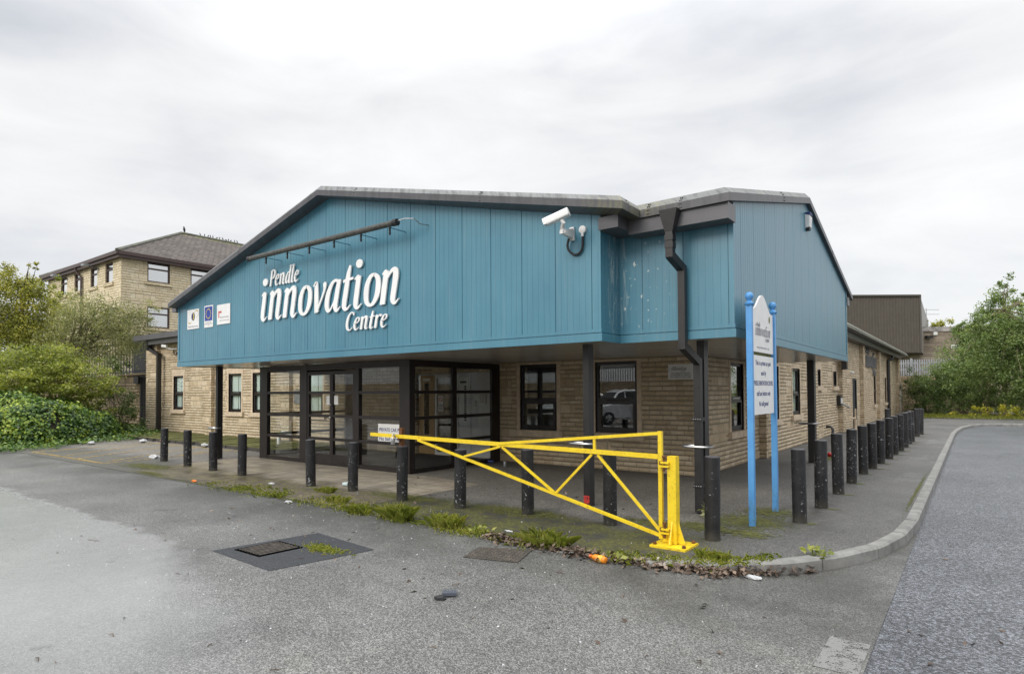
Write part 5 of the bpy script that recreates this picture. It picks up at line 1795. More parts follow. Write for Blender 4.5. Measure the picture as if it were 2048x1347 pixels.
mb.box(-51.0, -50.7, OY + .3, 35, 2.5, 9.6).box(-50.7, OX - .3, 34.7, 35, 2.5, 9.6).box(-50.7, OX - .3, 16.5, 16.6, 2.6, 9.5).box(OX - 2.2, OX - 2.1, OY + .3, 34.7, 2.6, 9.5)
part('wall', mb, M['stone_far'], ofc)
for ax, fx, lst in (('x', OY, ofw), ('y', OX, orw)):
    for (u0, u1, z0, z1) in lst:
        f_ = MB()
        t_ = 0.08
        f_.wbox(ax, fx, u0, u0 + t_, -.15, -.06, z0, z1).wbox(ax, fx, u1 - t_, u1, -.15, -.06, z0, z1).wbox(ax, fx, u0 + t_, u1 - t_, -.15, -.06, z0, z0 + t_).wbox(ax, fx, u0 + t_, u1 - t_, -.15, -.06, z1 - t_, z1)
        zc = z0 + (z1 - z0) * 0.66
        f_.wbox(ax, fx, u0 + t_, u1 - t_, -.15, -.06, zc - .045, zc + .045)
        w_ = part('window', f_, M['plum'], ofc)
        part('pane', MB().wbox(ax, fx, u0 + t_, u1 - t_, -.11, -.10, z0 + t_, z1 - t_), M['glass_far'], w_)
        if ax == 'y' and z0 > 8:
            part('blind', MB().wbox(ax, fx, u0, u1, -.28, -.26, z0, z1), M['white'], w_)
        part('sill', MB().wbox(ax, fx, u0 - .15, u1 + .15, -.1, .09, z0 - .17, z0), M['stone_far'], w_)
roof_m, q = mat('brown_roof_tiles')
p = q.pos()
px, py, pz = q.xyz(p)
nn = q.xyz(q.n('ShaderNodeNewGeometry').outputs['Normal'])
fxx = q.m('GREATER_THAN', q.m('ABSOLUTE', nn[0]), q.m('ABSOLUTE', nn[1]))
uu = q.m('ADD', q.m('MULTIPLY', py, fxx), q.m('MULTIPLY', px, q.m('SUBTRACT', 1.0, fxx)))
b = q.n('ShaderNodeTexBrick', {'offset': 0.5}, Vector=q.comb(uu, pz, 0.0), Color1=(0.75, 0.75, 0.75), Color2=(1.15, 1.12, 1.1), Mortar=(0.25, 0.25, 0.25), Scale=1.0)
b.inputs['Mortar Size'].default_value = 0.022
b.inputs['Brick Width'].default_value = 0.36
b.inputs['Row Height'].default_value = 0.16
n = q.noise(p, 1.5, 5, 0.6)
col = q.mix(1.0, q.ramp(n, (0.3, (0.085, 0.07, 0.062)), (0.7, (0.15, 0.128, 0.113))), b.outputs['Color'], 'MULTIPLY')
spk = q.step(q.noise(p, 6, 3), 0.66, 0.7)
col = q.mix(q.m('MULTIPLY', spk, 0.5), col, (0.42, 0.40, 0.35))
moss = q.m('MULTIPLY', q.step(pz, 12.75, 13.05), q.step(q.noise(p, 4, 4), 0.4, 0.6))
col = q.mix(q.m('MULTIPLY', moss, 0.7), col, (0.20, 0.20, 0.06))
fin(q, col, 0.85, q.bump(b.outputs['Fac'], -0.4, 0.03))
ex0, ex1, ey0, ey1, ez, rz = -51.4, OX + 0.38, OY - 0.38, 35.4, 9.78, 13.1
ra, rb = (-44.9, 20.45, rz), (-44.9, 29.0, rz)
mb = MB().add([(ex0, ey0, ez), (ex1, ey0, ez), (ex1, ey1, ez), (ex0, ey1, ez), ra, rb], [(0, 1, 4), (1, 2, 5, 4), (2, 3, 5), (3, 0, 4, 5), (0, 3, 2, 1)])
ro = part('roof', mb, roof_m, ofc)
rt = MB().tube([(ex1, ey0, ez + .03), (ra[0], ra[1], rz + .03), (rb[0], rb[1], rz + .03)], 0.10, 6).tube([(ex0, ey0, ez + .03), (ra[0], ra[1], rz + .03)], 0.1, 6)
part('ridge_tiles', rt, M['mossy'], ro)
mb = MB()
mb.box(ex0, ex1, ey0 - .02, ey0 + .1, 9.60, 9.80).box(ex1 - .1, ex1 + .02, ey0 + .1, ey1, 9.60, 9.80)
mb.box(ex0, ex1 - .05, ey0 + .1, ey0 + .16, 9.44, 9.6).box(ex1 - .16, ex1 - .05, ey0 + .16, ey1, 9.44, 9.6)
mb.box(ex0, ex1 - .16, ey0 + .16, OY, 9.48, 9.55).box(OX, ex1 - .16, OY, ey1, 9.48, 9.55)
part('gutter', mb, M['plum'], ofc)
part('downpipe', MB().tube([(-44.9, OY - .3, 9.6), (-44.9, OY - .3, 9.4), (-44.55, OY - .1, 9.0), (-44.55, OY - .1, 2.7)], 0.07, 8), M['plum'], ofc, True)
for x in (-42.4, -47.7):
    fl = part('floodlight', MB().box(x - .25, x + .2, OY - .75, OY - .45, 9.36, 9.48), M['galv'], ofc)
    part('lamp_arm', MB().beam((x + .1, OY - .5, 9.4), (x + .45, OY, 9.2), .06, .06), M['dark_metal'], fl)

# birds on its ridge
rb_ = random.Random(3)
by = [(20.67, 0.95, 0), (21.81, 0.42, 1), (22.1, 0.42, 0), (22.36, 0.42, 1), (22.54, 0.42, 0), (22.73, 0.42, 0), (22.99, 0.42, 2), (23.22, 0.42, 0), (23.49, 0.45, 1), (23.76, 0.42, 3), (23.91, 0.42, 0), (24.07, 0.42, 2), (24.39, 0.44, 0), (24.62, 0.42, 1)]
blab = ['largest dark bird alone on the peak of the brown hip roof', 'dark bird leading the row along the ridge, nearest the peak',
        'upright dark bird, second in the ridge row from the peak', 'dark bird leaning forward, third in the ridge row from the peak',
        'dark bird, fourth in the ridge row from the peak', 'dark bird, fifth in the ridge row from the peak', 'crouched dark bird, sixth in the ridge row from the peak',
        'upright dark bird, seventh in the ridge row from the peak', 'dark bird, eighth in the ridge row from the peak', 'dark bird bent flat along the ridge in the row',
        'dark bird just past the one bent flat on the ridge', 'low dark bird, third from last of the ridge row', 'dark bird, last but one of the ridge row', 'last dark bird of the ridge row beside the blue gable verge']
for (y, sc, pose), lab in zip(by, blab):
    m_ = MB()
    lean = {0: 0.15, 1: 0.55, 2: 1.0, 3: 1.45}[pose]
    sg = rb_.choice((-1, 1))
    base = Vector((-44.9, y, rz + 0.12))
    dx = Vector((0, sg * math.sin(lean), math.cos(lean)))
    b0_ = base + Vector((0, 0, 0.10 * sc))
    m_.tube([b0_ - dx * 0.16 * sc, b0_ - dx * 0.06 * sc, b0_ + dx * 0.06 * sc, b0_ + dx * 0.17 * sc, b0_ + dx * 0.25 * sc, b0_ + dx * 0.29 * sc, b0_ + dx * .33 * sc + Vector((0, sg * .05 * sc, 0))],
            [0.02 * sc, 0.05 * sc, 0.085 * sc, 0.08 * sc, 0.05 * sc, 0.05 * sc, 0.008 * sc], 8)
    for s in (-0.03, 0.03):
        m_.tube([(base.x + s, base.y, base.z - .03), (base.x + s, base.y, base.z + 0.08 * sc)], 0.008, 4)
    solo('bird', m_, M['bird'], tuple(base), lab, 'bird', 'dark birds on the ridge', smooth=True)

# ------------------------------------------------------------------ retaining wall, railing and gate (left)
wt_ = MB().box(-70, -33.25, 13.2, 13.5, -0.3, 2.62)
solo('retaining_wall', wt_, M['stone_old'], (-50, 13.3, 0), 'dark streaked stone retaining wall below the black railing by the ivy', 'wall')
solo('wall_coping', MB().box(-34.6, -31.4, 13.1, 13.55, 2.63, 2.72).box(-70, -34.6, 13.14, 13.54, 2.62, 2.68), M['stone_old'], (-40, 13.3, 2.6), 'stone coping along the top of the dark retaining wall', 'coping')


def railing(name, xs_, zb, zt, y, label, wbar):
    t = thing(name, ((xs_[0] + xs_[-1]) / 2, y, zb), label, 'railing')
    m_ = MB()
    for k, x in enumerate(xs_):
        m_.box(x - wbar / 2, x + wbar / 2, y - 0.012, y + 0.012, zb, zt + (0.0 if k % 2 else 0.05))
    part('bars', m_, M['dark_bar'], t)
    part('rail', MB().box(xs_[0] - .05, xs_[-1] + .05, y + .013, y + .05, zb + .1, zb + .16), M['dark_bar'], t)
    part('rail', MB().box(xs_[0] - .05, xs_[-1] + .05, y + .013, y + .05, zt - .2, zt - .14), M['dark_bar'], t)
    return t


railing('black_railing', list(np.arange(-60, -34.2, 0.36)), 2.68, 4.45, 13.32, 'widely spaced blue-black bar railing on the retaining wall behind the silvery tree', 0.09)
railing('black_railing', list(np.arange(-34.1, -31.5, 0.11)), 2.73, 4.35, 13.25, 'close-set black bar railing beside the stone office corner', 0.045)
t = thing('lattice_gate', (-32.6, 13.25, 0), 'tall narrow black lattice gate between retaining wall and stone office', 'gate')
part('gate_frame', MB().box(-33.2, -33.12, 13.2, 13.28, 0, 2.6).box(-31.7, -31.62, 13.2, 13.28, 0, 2.6).box(-33.12, -31.7, 13.2, 13.28, 2.52, 2.6).box(-33.12, -31.7, 13.2, 13.28, .05, .13).box(-33.75, -33.2, 13.1, 13.18, 2.2, 2.55), M['rubber'], t)
m_ = MB()
for k in range(11):
    m_.box(-33.1 + k * .13, -33.05 + k * .13, 13.22, 13.24, .1, 2.55)
for k in range(17):
    m_.box(-33.12, -31.7, 13.245, 13.26, .2 + k * .145, .235 + k * .145)
part('lattice', m_, M['rubber'], t)
# dark passage behind the gate
structure('passage', MB().box(-33.3, -28.9, 15.5, 15.6, 0, 2.6).box(-33.3, -28.9, 13.6, 15.5, -.02, .01), M['rubber'])

# ------------------------------------------------------------------ warehouse and stone unit (far right)
wh = thing('warehouse', (-8, 72, 0), 'tall brown corrugated warehouse wall rising behind the side eave', 'building')
corr = simple('brown_corrugated_sheet', (0.092, 0.078, 0.062), 0.5, 0.08, scale=2)
A0, A1 = Vector((-25.8, 57.9, 0)), Vector((-4.16, 74.25, 0))
dv = (A1 - A0).normalized()
nv = Vector((dv.y, -dv.x, 0))
L_ = (A1 - A0).length
m_ = MB()
pr = []
k = 0
while k * 0.30 < L_ - 0.3:
    for du, dd in ((0, 0), (.11, 0), (.15, .05), (.26, .05)):
        pr.append((k * .30 + du, dd))
    k += 1
pr.append((L_, 0))
vs = []
for u, d in pr:
    P_ = A0 + dv * u + nv * d
    vs += [(P_.x, P_.y, 5.52), (P_.x, P_.y, 11.15)]
m_.add(vs, [(2 * i, 2 * i + 2, 2 * i + 3, 2 * i + 1) for i in range(len(pr) - 1)])
part_raw('front_cladding', m_, corr, wh)
B1 = Vector((-4.43, 94.1, 0))
m_ = MB().add([(A1.x, A1.y, 5.52), (A1.x, A1.y, 11.2), (B1.x, B1.y, 10.25), (B1.x, B1.y, 5.52)], [(0, 1, 2, 3)])
part_raw('end_cladding', m_, simple('grey_end_sheet', (0.26, 0.25, 0.235), 0.5), wh)
Q0 = A0 + Vector((-.6, .8, 0)) * 12
Q1 = B1 + Vector((-.6, .8, 0)) * 10
m_ = MB().add([(A0.x, A0.y, 11.15), (A1.x, A1.y, 11.15), (B1.x, B1.y, 10.3), (Q1.x, Q1.y, 10.3), (Q0.x, Q0.y, 11.15)], [(0, 1, 2, 3, 4)])
m_.add([(A0.x, A0.y, 5.5), (A1.x, A1.y, 5.5), (B1.x, B1.y, 5.5), (Q1.x, Q1.y, 5.5), (Q0.x, Q0.y, 5.5)], [(4, 3, 2, 1, 0)])
part('roof', m_, corr, wh)
m_ = MB().beam(A0 + nv * .08 + Vector((0, 0, 11.2)), A1 + nv * .08 + Vector((0, 0, 11.2)), .2, .18).beam(A0 + nv * .08 + Vector((0, 0, 5.46)), A1 + nv * .08 + Vector((0, 0, 5.46)), .2, .12)
m_.beam(A1 + nv * .04 + Vector((0, 0, 5.5)), A1 + nv * .04 + Vector((0, 0, 11.2)), .22, .16, (1, 0, 0))
part('edge_trim', m_, simple('brown_trim', (0.07, 0.06, 0.05), .5), wh)
su = thing('stone_unit', (0, 82, 0), 'grey-brown stone industrial unit with a weathered pale parapet', 'building')
S0, S1 = Vector((-22, 66.0, 0)), Vector((16, 94.6, 0))
sd = (S1 - S0).normalized()
sn = Vector((sd.y, -sd.x, 0))
def sq(m_, u0, u1, d0, d1, z0, z1):
    P_ = [S0 + sd * u0 + sn * d0, S0 + sd * u1 + sn * d0, S0 + sd * u1 + sn * d1, S0 + sd * u0 + sn * d1]
    return m_.prism([(a.x, a.y) for a in P_], z0, z1, 'xy')
LL = (S1 - S0).length
part('wall', sq(MB(), 0, LL, -6, 0, -.3, 7.95), M['stone_grey'], su)
part('parapet', sq(MB(), 0, LL, -6.1, .1, 7.951, 8.45), simple('stained_parapet', (0.38, 0.35, 0.34), .8, .3, scale=2), su)
u_l = (Vector((-3.81, 79.63, 0)) - S0).dot(sd)
part('floodlight', sq(MB(), u_l - .4, u_l + .25, .1, .5, 7.2, 7.45), M['dark_metal'], su)
part('junction_box', sq(MB(), u_l + .55, u_l + .95, .01, .15, 7.55, 7.9), M['off_white'], su)
u_s = (Vector((-1.43, 81.47, 0)) - S0).dot(sd)
sgm = thing('wall_sign', tuple(S0 + sd * u_s + Vector((0, 0, 6))), 'white number board on the far stone wall by the tall birch', 'sign')
part('board', sq(MB(), u_s - .55, u_s + .5, .02, .08, 6.1, 6.5), M['white'], sgm)
part('marks', sq(sq(MB(), u_s - .2, u_s - .1, .081, .09, 6.2, 6.36), u_s + .05, u_s + .2, .081, .09, 6.22, 6.4), M['ink'], sgm)
ae = MB().tube([(-4.75, 96.3, 8.0), (-4.75, 96.3, 12.3)], .04, 6).tube([(-5.0, 96.1, 12.1), (-3.4, 97.3, 12.1)], .03, 5).tube([(-5.0, 96.1, 11.5), (-3.4, 97.3, 11.5)], .03, 5)
solo('television_aerial', ae, M['galv'], (-4.75, 96.3, 8), 'thin double television aerial beside the brown warehouse end', 'aerial')

solo('retaining_wall', MB().box(-5.6, 1.0, 56.0, 56.4, -.2, 2.72), M['stone_old'], (-2, 56, 0), 'stone retaining wall at the far corner under the grey palisade', 'wall')
t = thing('palisade_fence', (-3.2, 56.1, 2.7), 'grey pointed palisade fence on the far retaining wall', 'fence')
m_ = MB()
for k in range(27):
    x = -4.75 + k * .15
    m_.prism([(x - .045, 2.74), (x + .045, 2.74), (x + .045, 3.95), (x, 4.04), (x - .045, 3.95)], 56.1, 56.115, 'xz')
part('pales', m_, M['galv'], t)
part('rail', MB().box(-4.8, -.8, 56.12, 56.16, 3.68, 3.76), M['galv'], t)
part('rail', MB().box(-4.8, -.8, 56.12, 56.16, 3.2, 3.28), M['galv'], t)
part('post', MB().box(-3.86, -3.72, 56.0, 56.09, 2.74, 4.1), M['galv'], t)
solo('grey_pole', MB().box(-4.56, -4.44, 55.6, 55.72, -.1, 2.25), M['galv'], (-4.5, 55.7, 0), 'slim grey steel post against the far retaining wall', 'post')

# ------------------------------------------------------------------ reflected side of the yard (behind the viewer, seen in the glass)
solo('boundary_wall', MB().box(-60, 30, -11.4, -11.0, -.3, 2.3), M['stone_old'], (-15, -11.2, 0), 'long stone boundary wall facing the building across the yard, seen reflected', 'wall')
t = thing('palisade_fence', (-15, -11.2, 2.3), 'long palisade fence on the wall opposite the building, seen reflected', 'fence')
m_ = MB()
for k in range(420):
    x = -50 + k * .17
    m_.box(x - .05, x + .05, -11.2, -11.185, 2.3, 4.2)
o_ = part('pales', m_, M['galv'], t)
part('rail', MB().box(-50, 22, -11.25, -11.2, 3.7, 3.78), M['galv'], t)

# ------------------------------------------------------------------ vegetation
def quads_mesh(name, V, mat_, root=None, base=None, nv=4):
    me = bpy.data.meshes.new(name)
    n_ = len(V) // nv
    me.vertices.add(len(V))
    off = np.array(root['base'] if root is not None else (base or (0, 0, 0)), float)
    me.vertices.foreach_set('co', (np.asarray(V, float) - off).ravel())
    me.loops.add(len(V))
    me.loops.foreach_set('vertex_index', np.arange(len(V), dtype=np.int32))
    me.polygons.add(n_)
    me.polygons.foreach_set('loop_start', np.arange(0, len(V), nv, dtype=np.int32))
    me.polygons.foreach_set('loop_total', np.full(n_, nv, dtype=np.int32))
    me.update()
    me.validate()
    me.materials.append(mat_)
    o = bpy.data.objects.new(name, me)
    C.objects.link(o)
    if root is not None:
        o.parent = root
        o['base'] = tuple(root['base'])
    elif base:
        o.location = base
    return o


def leaf_quads(P, size, rng, up=0.3, aspect=0.55, droop=0.0, nbias=None):
    """diamond leaves centred on P"""
    n_ = len(P)
    N = rng.normal(size=(n_, 3))
    N[:, 2] = np.abs(N[:, 2]) + up
    if nbias is not None:
        N += nbias
    N /= np.linalg.norm(N, axis=1)[:, None]
    T = rng.normal(size=(n_, 3))
    T[:, 2] -= droop
    T -= N * (T * N).sum(1)[:, None]
    T /= np.linalg.norm(T, axis=1)[:, None] + 1e-9
    B = np.cross(N, T)
    L = size * rng.uniform(0.65, 1.35, n_)[:, None]
    W = L * aspect
    V = np.stack([P - T * L * .5, P + B * W * .5 + T * L * .05, P + T * L * .5 - N * L * .12, P - B * W * .5 + T * L * .05], 1)
    return V.reshape(-1, 3)


def blob_points(blobs, n_, rng, clump=90, inner=0.35, spread=0.17, flat=1.0):
    wts = np.array([max(1e-3, (b[3] * b[4] * b[5]) ** (2 / 3)) * (b[6] if len(b) > 6 else 1) for b in blobs])
    wts /= wts.sum()
    out = []
    for b, w in zip(blobs, wts):
        nb_ = int(n_ * w)
        k_ = max(6, nb_ // clump)
        d = rng.normal(size=(k_, 3))
        d /= np.linalg.norm(d, axis=1)[:, None]
        r = inner + (1 - inner) * rng.uniform(0, 1, k_) ** 0.5
        wob = 1 + 0.2 * np.abs(rng.normal(size=k_)) * rng.choice([-1, 1, 1.6], k_)
        c_ = d * (r * wob)[:, None] * np.array(b[3:6]) + np.array(b[:3])
        idx = rng.integers(0, k_, nb_)
        sg = spread * np.mean(b[3:6]) * (0.6 + 0.8 * rng.uniform(0, 1, k_))
        g_ = rng.normal(size=(nb_, 3)) * sg[idx][:, None]
        g_[:, 2] *= flat
        out.append(c_[idx] + g_)
    return np.concatenate(out)


def branches(root_pt, tips, rng, r0, name_mb=None, wig=0.12):
    m_ = name_mb or MB()
    for tp in tips:
        a, b = np.array(root_pt, float), np.array(tp, float)
        pts = []
        n_ = 6
        for i in range(n_):
            t = i / (n_ - 1)
            w = wig * np.linalg.norm(b - a) * (t * (1 - t)) * 2
            q_ = a + (b - a) * t + rng.normal(size=3) * w * 0.5
            q_[2] += w * 0.6
            pts.append(tuple(q_))
        m_.tube(pts, [r0 * (1 - 0.85 * i / (n_ - 1)) for i in range(n_)], 6)
    return m_


def tree(name, base, label, cat, blobs, n_, size, mt, seed, trunk=None, bark='bark', r0=0.09, group=None, **kw):
    rng = np.random.default_rng(seed)
    t = thing(name, base, label, cat, group)
    P = blob_points(blobs, n_, rng, kw.get('clump', 75), kw.get('inner', .35), kw.get('spread', .14), kw.get('flat', 1.0))
    P = P[P[:, 2] > kw.get('zmin', -0.05)]
    quads_mesh('crown', leaf_quads(P, size, rng, kw.get('up', .3), kw.get('aspect', .55), kw.get('droop', 0)), mt, t)
    tips = []
    for b in blobs:
        for k in range(kw.get('nb', 3)):
            d = rng.normal(size=3)
            d /= np.linalg.norm(d)
            d[2] = abs(d[2]) * .6
            tips.append((b[0] + d[0] * b[3] * .8, b[1] + d[1] * b[4] * .8, b[2] + d[2] * b[5] * .8))
    m_ = branches(trunk or base, tips, rng, r0 * .6)
    if trunk:
        m_.tube([base, tuple((np.array(base) * .5 + np.array(trunk) * .5) + rng.normal(size=3) * .05), trunk], [r0, r0 * .85, r0 * .65], 8)
    part('trunk', m_, M[bark], t, True)
    return t


# left side
tree('yellowing_tree', (-36.6, 9.4, -.2), 'yellow-green tree with thinning crown at the edge behind the ivy', 'tree',
     [(-37.6, 7.9, 5.9, 1.6, 1.5, 1.5), (-35.9, 9.2, 5.9, 1.2, 1.1, 1.2), (-35.6, 9.5, 4.6, 1.2, 1.1, 1.2), (-36.9, 8.6, 7.1, 1.0, 1.0, .75, 1.0), (-38.8, 6.9, 6.3, 1.5, 1.5, 1.3), (-35.9, 9.3, 6.7, .75, .75, .55, .8), (-37.0, 8.6, 4.2, 1.7, 1.7, 1.0), (-35.55, 9.4, 7.85, .22, .22, .35, .5)],
     44000, 0.098, M['leaf_yellow'], 1, (-36.6, 9.2, 4.2), up=.2)
tree('pale_green_tree', (-37.4, 10.7, -.2), 'light green pointed tree between the yellow tree and the office block', 'tree',
     [(-37.3, 10.7, 5.6, 1.0, .95, 1.3), (-37.35, 10.65, 6.8, .5, .5, .6), (-37.6, 10.4, 4.6, 1.3, 1.3, 1.2)], 7000, 0.11, M['leaf_bush'], 2, (-37.4, 10.7, 4.2), up=.3)
tree('silvery_tree', (-33.0, 9.8, -.2), 'loose grey-green tree with dark forked branches in front of the office block', 'tree',
     [(-32.4, 10.4, 5.3, 1.3, 1.2, .75), (-31.2, 11.4, 5.0, 1.1, 1.0, .95), (-30.6, 12.0, 4.5, .9, .8, .9, .6), (-32.6, 10.3, 4.2, 1.2, 1.1, .8, .7), (-31.4, 11.1, 3.9, 1.3, 1.2, .9), (-32.9, 10.1, 3.3, 1.0, .9, .6, .8), (-30.2, 12.1, 5.4, .6, .6, .5, .35)],
     30000, 0.082, M['leaf_grey'], 3, (-33.0, 10.0, 3.7), r0=.11, up=.1, droop=.5, aspect=.42, nb=4, spread=.2)
tree('light_green_shrub', (-29.2, 7.6, -.1), 'broad light green spreading shrub above the ivy mound', 'shrub',
     [(-29.4, 7.6, 2.5, 2.1, 1.8, 1.0), (-30.8, 6.6, 2.6, 1.7, 1.5, 1.1), (-28.0, 9.0, 2.2, 1.4, 1.2, .85), (-28.9, 8.3, 3.2, 1.2, 1.1, .5), (-28.3, 9.2, 1.5, .9, .8, .7), (-31.8, 5.6, 2.2, 1.6, 1.5, 1.2), (-29.0, 8.4, 1.4, 1.7, 1.4, .8, .7), (-27.6, 7.2, 2.1, 1.3, 1.2, .6, .8)],
     46000, 0.100, M['leaf_bush'], 4, None, r0=.05, up=.9, flat=.45, nb=3, aspect=.5)
tree('dark_shrub', (-28.8, 10.6, -.1), 'dark scrubby bush against the stained retaining wall', 'shrub',
     [(-28.9, 10.4, 1.3, 1.0, .9, 1.0), (-29.6, 10.8, 2.3, .9, .8, .8), (-28.3, 10.8, .6, .8, .7, .5)], 3600, 0.10, M['leaf_dark'], 5, None, r0=.04, up=.4)
# ivy mound: leaves over a soil heap
rng = np.random.default_rng(6)
t = thing('ivy_mound', (-26.0, 7.0, 0), 'tall mound of glossy two-tone ivy under the light green shrub', 'ivy')
def mound_z(x, y):
    h = 0
    for cx, cy, r, hh in ((-26.2, 6.9, 1.75, 1.65), (-28.3, 5.4, 2.6, 1.9), (-27.4, 8.3, 1.6, 1.25), (-30.5, 4.0, 3.0, 2.0)):
        d2 = ((x - cx) ** 2 + (y - cy) ** 2) / r ** 2
        h = np.maximum(h, hh * np.sqrt(np.maximum(0, 1 - d2)))
    return h * (.9 + .13 * np.sin(x * 2.3 + y * 1.1) + .10 * np.sin(y * 3.1 - x * .7))
gx, gy_ = np.meshgrid(np.arange(-34, -23.6, .2), np.arange(.6, 10.6, .2), indexing='ij')
gz = mound_z(gx, gy_) - 0.14
m_ = MB()
nx_, ny_ = gx.shape
m_.add(np.stack([gx, gy_, gz], -1).reshape(-1, 3).tolist(), [(i * ny_ + j, (i + 1) * ny_ + j, (i + 1) * ny_ + j + 1, i * ny_ + j + 1) for i in range(nx_ - 1) for j in range(ny_ - 1)])
part('soil_heap', m_, M['soil'], t)
n_ = 17000
P = np.stack([rng.uniform(-34, -23.9, n_), rng.uniform(1, 10.2, n_), np.zeros(n_)], 1)
P[:, 2] = mound_z(P[:, 0], P[:, 1])
keep = P[:, 2] > .02
P = P[keep]
e = .05
nb_ = np.stack([-(mound_z(P[:, 0] + e, P[:, 1]) - mound_z(P[:, 0] - e, P[:, 1])) / (2 * e), -(mound_z(P[:, 0], P[:, 1] + e) - mound_z(P[:, 0], P[:, 1] - e)) / (2 * e), np.ones(len(P))], 1)
nb_ = np.clip(nb_, -3, 3)
# denser on the steep faces
hp_, hn_ = [], []
for cx, cy, r, hh in ((-26.2, 6.9, 1.75, 1.65), (-28.3, 5.4, 2.6, 1.9), (-27.4, 8.3, 1.6, 1.25)):
    th = rng.uniform(-2.6, 1.6, 3200)
    ph = np.arcsin(rng.uniform(0.0, .75, 3200))
    q_ = np.stack([cx + r * np.cos(ph) * np.cos(th), cy + r * np.cos(ph) * np.sin(th), hh * np.sin(ph)], 1)
    k_ = q_[:, 2] > mound_z(q_[:, 0], q_[:, 1]) - .06
    hp_.append(q_[k_])
    hn_.append(np.stack([np.cos(th), np.sin(th), .5 * np.ones(3200)], 1)[k_])
P = np.concatenate([P] + hp_)
nb_ = np.concatenate([nb_] + hn_)
P = np.repeat(P, 4, 0)
nb_ = np.repeat(nb_, 4, 0)
nl = nb_ / np.linalg.norm(nb_, axis=1)[:, None]
P = P + nl * np.abs(rng.normal(size=(len(P), 1))) * .09 + rng.normal(size=P.shape) * .06
quads_mesh('ivy_leaves', leaf_quads(P, .092, rng, .2, .85, 0.6, nl * 1.6), M['leaf_ivy'], t)
# ground ivy: front edge from (-22.6, 5.3) to (-27, 11.6)
edge = [(4.0, -22.4), (5.6, -22.5), (6.6, -22.9), (7.5, -23.7), (9.4, -24.4), (10.4, -25.0), (11.6, -27.3), (13.1, -28.8)]
n_ = 22000
P = np.stack([rng.uniform(-34, -22.2, n_), rng.uniform(3.0, 13.1, n_), np.zeros(n_)], 1)
ef = np.interp(P[:, 1], [a for a, b in edge], [b for a, b in edge]) + rng.normal(size=n_) * .22 + .25 * np.sin(P[:, 1] * 5)
P = P[P[:, 0] < ef]
P[:, 2] = .03 + np.abs(rng.normal(size=len(P))) * .09
o_ = quads_mesh('ground_ivy', leaf_quads(P, .09, rng, .8, .8), M['leaf_ground_ivy'])
tag(o_, kind='stuff')

# right side
tree('tall_birch', (1.55, 48.6, -.1), 'tall mid-green birch with a pale trunk and wispy top at the far kerb', 'tree',
     [(1.6, 48.6, 4.2, 2.1, 2.0, 2.1), (1.6, 48.7, 6.3, 1.25, 1.2, 1.35), (1.6, 48.7, 7.9, .6, .6, .9, .42), (2.9, 48.2, 5.0, 1.6, 1.5, 1.9), (.5, 48.2, 3.2, 1.6, 1.5, 1.5), (2.7, 49.0, 7.0, .7, .7, .9, .6), (2.6, 47.3, 2.6, 1.6, 1.3, 1.5), (.9, 48.0, 5.6, .9, .9, 1.0)],
     34000, 0.135, M['leaf_birch'], 11, (1.6, 48.65, 6.6), 'pale_bark', r0=.11, up=.3, droop=.2)
tree('young_tree', (-.5, 52.5, -.1), 'bushy young tree between the birch and the stone unit', 'tree',
     [(-.5, 52.5, 3.5, 1.6, 1.5, 1.7), (-.2, 52.7, 5.3, .9, .9, 1.0), (-1.0, 52.0, 2.0, 1.5, 1.3, 1.2), (.3, 52.2, 6.2, .5, .5, .6, .5), (-.75, 52.6, 6.0, .35, .35, .5, .4)], 18000, 0.13, M['leaf_birch'], 12, (-.5, 52.5, 4.0), up=.3)
tree('dark_green_shrub', (-2.6, 50.2, -.1), 'dark rounded shrub at the end of the kerb bollards', 'shrub',
     [(-2.7, 50.2, 1.3, 1.1, 1.1, 1.4), (-1.9, 50.6, 1.9, 1.1, 1.0, 1.2), (-3.0, 50.6, 2.0, .8, .8, .9), (-2.3, 50.0, .5, 1.3, 1.0, .6)], 12000, 0.11, M['leaf_dark'], 13, None, r0=.05, up=.35)
tree('loose_shrub', (-.7, 50.3, -.1), 'loose silvery green shrub in front of the young tree', 'shrub',
     [(-.7, 50.3, 1.4, 1.2, 1.0, 1.2), (.6, 49.6, 1.2, 1.3, 1.0, 1.1), (-1.3, 51.4, 2.6, 1.0, 1.0, .9), (2.4, 48.0, .9, 1.4, .8, .9), (4.6, 47.6, 1.1, 1.5, .8, 1.1)], 17000, 0.11, M['leaf_birch'], 14, None, r0=.04, up=.3)
tree('evergreen_bush', (3.4, 50.6, -.1), 'dense bush filling the space behind the birch trunk', 'shrub',
     [(3.4, 50.6, 1.8, 2.2, 1.4, 1.8), (5.2, 50.2, 2.4, 2.0, 1.5, 2.2), (1.6, 51.0, 1.6, 1.6, 1.2, 1.6), (4.4, 51.0, 4.4, 1.8, 1.4, 1.8)], 11000, 0.14, M['leaf_birch'], 15, None, r0=.06, up=.3)
tree('golden_shrub', (1.8, 46.6, 0), 'low golden-yellow shrub along the far kerb under the birch', 'shrub',
     [(.3, 47.0, .3, .7, .5, .35), (1.7, 46.6, .38, .9, .5, .4), (3.0, 46.2, .4, .9, .5, .42), (4.4, 45.8, .4, .9, .5, .42), (-.9, 47.5, .2, .5, .4, .25, .6)], 3600, 0.10, M['leaf_gold'], 16, None, r0=.02, up=.3)
tree('distant_tree', (-2.9, 92, 0), 'small round-topped distant tree above the stone parapet', 'tree',
     [(-2.9, 92, 9.2, 1.5, 1.5, 1.2), (-4.0, 91.2, 9.4, .7, .7, 1.0)], 1500, 0.24, M['leaf_yellow'], 17, (-2.9, 92, 8.0), up=.3)

